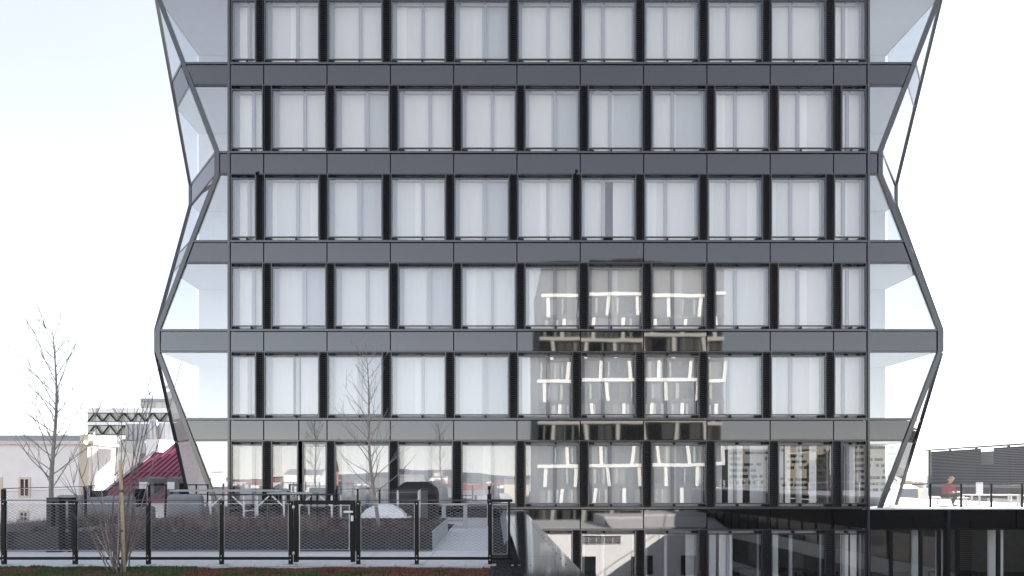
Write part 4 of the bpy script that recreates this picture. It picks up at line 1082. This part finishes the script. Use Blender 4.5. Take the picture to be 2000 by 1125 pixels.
# crimson standing-seam roof with two dormers
rr_ = thing('crimson_roof_house', 'house with a crimson standing-seam roof and two pale dormers', 'building', (-20, 38, -20))
ed = 38.0; ez = wz(975, 38); sl = math.tan(R(27.7))
def rp_(x, y): return Vector((x, y, ez + (y-ed)*sl))
xa, xb = P(188, 0, ed).x, -12.0
poly = [rp_(xa, ed), rp_(xb, ed), rp_(xb, 46.6), rp_(-26.2, 46.6), rp_(-26.2, 44.4), rp_(xa, 44.4)]
at_(rr_, MB().prism([poly[0], poly[1], poly[2], poly[3], poly[4], poly[5]], (0, 0, -.25)), 'roof', M['red_roof'])
seam = MB().bar((0, 0, .03), (0, 8.6, .03+8.6*sl), .05, .07).mesh('roof_seam', M['red_roof']); seam2 = MB().bar((0, 0, .03), (0, 6.4, .03+6.4*sl), .05, .07).mesh('roof_seam', M['red_roof'])
x = xa + .1
while x < xb:
    link('roof_seam', seam2 if x < -26.2 else seam, rr_, Vector((x, ed, ez)) - rr_.location); x += .42
at_(rr_, MB().box(xa+.2, xb, ed+.3, 50, -20, ez-.1), 'wall', M['plaster'])
at_(rr_, MB().prism([rp_(xa-.15, ed-.1), rp_(xa+.12, ed-.1), rp_(xa+.12, 44.5), rp_(xa-.15, 44.5)], (0, 0, .12)), 'verge', M['zinc'])
at_(rr_, MB().box(xa, -26.2, 44.35, 44.7, rp_(0, 44.4).z-.5, rp_(0, 44.4).z+.12).box(-26.3, xb, 46.5, 46.8, rp_(0, 46.6).z-.5, rp_(0, 46.6).z+.14), 'ridge_cap', M['red_roof'])
for yv in (ed+.25, 41.3):
    sg_ = MB().bar(rp_(xa+.3, yv) + Vector((0, 0, .2)), rp_(xb, yv) + Vector((0, 0, .12)), .03)
    for k in range(30): sg_.box(xa+.4+.42*k, xa+.44+.42*k, yv-.03, yv+.03, rp_(0, yv).z, rp_(0, yv).z+.14)
    at_(rr_, sg_, 'snow_guard', M['dormer'])
def dormer(x0, x1):
    yb = ed+.5; a, b = P(x0, 0, yb).x, P(x1, 0, yb).x; zb = rp_(0, yb).z+.05; zt = zb + 1.2
    prof = [(a, zb), (a, zt-.45), (a+.25, zt-.12), ((a+b)/2, zt), (b-.25, zt-.12), (b, zt-.45), (b, zb)]
    dep = (zt-rp_(0, yb).z)/sl
    o = at_(rr_, MB().prism([(px_, yb, pz) for px_, pz in prof], (0, dep, 0)), 'dormer', M['dormer'])
    MB().prism([(a+.22, yb-.03, zb+.35), (b-.3, yb-.03, zb+.35), (b-.3, yb-.03, zt-.35), (a+.22, yb-.03, zt-.35)], (0, .028, 0)).build('dormer_window', M['white_sheet'], o, loc=-rr_.location)
dormer(266, 300); dormer(321, 350)
# grey metal-clad plant room with pipes
pb = thing('plant_room', 'grey ribbed metal plant room with two bent pipes above the crimson roof', 'building', (-31, 50, -5))
d = 52.0
for nm, x0, x1, y0, y1, m_ in (('left_cladding', 245, 296, 828, 880, 'zinc'), ('right_cladding', 307, 345, 826, 885, 'white_sheet')):
    a, b = P(x0, y1, d), P(x1, y0, d)
    at_(pb, MB().box(a.x, b.x, d, d+6, a.z-6, b.z), nm, M[m_])
    x = a.x+.2
    while x < b.x:
        at_(pb, MB().box(x, x+.07, d-.06, d-.002, a.z-6, b.z), 'rib', M[m_]); x += .42
a, b = P(296, 885, d), P(307, 824, d); at_(pb, MB().box(a.x, b.x, d+.1, d+5, a.z-6, b.z-.3), 'recess', M['frame_dark'])
for px_ in (297, 304):
    q = P(px_, 0, d-.35); at_(pb, MB().tube([(q.x, q.y, P(0, 880, d).z), (q.x, q.y, P(0, 828, d).z), (q.x-.1, q.y+.15, P(0, 824, d).z), (q.x-.45, q.y+.6, P(0, 822.5, d).z)], .2, 8), 'pipe', M['galv'], True)
at_(pb, MB().box(P(240, 0, 48).x, P(290, 0, 48).x, 47.5, 49, wz(884, 48), wz(862, 48)), 'gutter_box', M['zinc'])
at_(pb, MB().box(P(285, 0, 47).x, P(310, 0, 47).x, 47, 49.5, wz(898, 47), wz(858, 47)), 'chimney', M['plaster'])
# glazed building with trussed storeys
gb = thing('trussed_glass_building', 'white-banded glass building with black diagonal trusses on the left skyline', 'building', (-48, 72, -20))
d = 72.0
def gbx(x0, x1, y0, y1, dd, dep, name, m_):
    a, b = P(x0, y1, dd), P(x1, y0, dd); return at_(gb, MB().box(a.x, b.x, dd, dd+dep, a.z, b.z), name, M[m_])
gbx(170, 420, 797, 806, d, 14, 'roof_slab', 'white_sheet'); gbx(170, 420, 824, 830, d, 14, 'floor_slab', 'white_sheet'); gbx(170, 420, 849, 1000, d+.2, 13, 'base', 'plaster')
M['pale_glass'] = mat('pale_glazing', (.42,.43,.38), .12, 1.6, var=.35, vscale=.5, stretch=(1,1,.15))
for (ya, yb_) in ((806, 824), (830, 849)):
    for k in range(10):
        gbx(171+24*k, 171+24*k+23.2, ya, yb_, d+.5, 12, 'window', 'pale_glass')
    for k in range(9):
        x0 = 172 + 28*k
        for (u, v) in ((0, 14), (28, 14)):
            p, q = P(x0+u, yb_-.5, d+.25), P(x0+v, ya+.5, d+.25); at_(gb, MB().bar(p, q, .14), 'truss_bar', M['frame_dark'])
    for y in (ya+.3, yb_-.3):
        p, q = P(170, y, d+.2), P(420, y, d+.2); at_(gb, MB().bar(p, q, .1), 'truss_chord', M['frame_dark'])
gbx(274, 345, 778, 784, d+5, 8, 'penthouse_roof', 'grey_roof')
for k in range(5): gbx(275+14*k, 275+14*k+13.4, 784, 797, d+5.3, 7, 'penthouse_window', 'pale_glass')
# pinkish house far left, mirrored in the slanted corner facet
ph = thing('pink_house', 'pink rendered house left of the terrace, mirrored in the slanted corner glass', 'building', (-73, 16, -20))
at_(ph, MB().box(-80, -66, 10, 22, -20, 4.5), 'wall', M['pink'])
for k in range(3):
    for j in range(3): at_(ph, MB().box(-66, -65.95, 11+3*k, 12.2+3*k, -6+3.4*j, -4.2+3.4*j), 'window', M['tower_glass'])
at_(ph, MB().prism([(-80.3, 9.7, 4.5), (-65.7, 9.7, 4.5), (-73, 9.7, 8)], (0, 12.6, 0)), 'roof', mat('house_roof', (.2,.1,.07), .8))

# small black fittings added on the louvres, not known to be lamps
for k, (px_, py_) in enumerate(((505, 342), (1125, 338))):
    q = P(px_, py_, D-.1)
    f_ = thing('spot_lamp', ['small black spot lamp fixed above the third window row near the left tower corner', 'small black spot lamp fixed above the third window row at the middle of the facade'][k], 'lamp', q, 0)
    MB().bar((0, .1, 0), (0, -.05, .05), .03).build('arm', M['black_metal'], f_); MB().tube([(0, -.02, .1), (0, -.16, -.02)], [.045, .06], 10).build('head', M['black_metal'], f_)

# ------------------------------------------------------------------ the winter haze over the city
hz = MB().box(-4300, 4300, -4300, 4300, -45, 150).build('haze', None)
hm = bpy.data.materials.new('haze'); hm.use_nodes = True; ht_ = hm.node_tree; ht_.nodes.clear()
ho = ht_.nodes.new('ShaderNodeOutputMaterial'); hv = ht_.nodes.new('ShaderNodeVolumePrincipled')
hv.inputs['Color'].default_value = (.93, .95, 1, 1); hv.inputs['Density'].default_value = .00006; hv.inputs['Anisotropy'].default_value = .3
ht_.links.new(hv.outputs['Volume'], ho.inputs['Volume'])
hz.data.materials.clear(); hz.data.materials.append(hm); hz['kind'] = 'stuff'; hz['label'] = 'pale winter haze over the city'
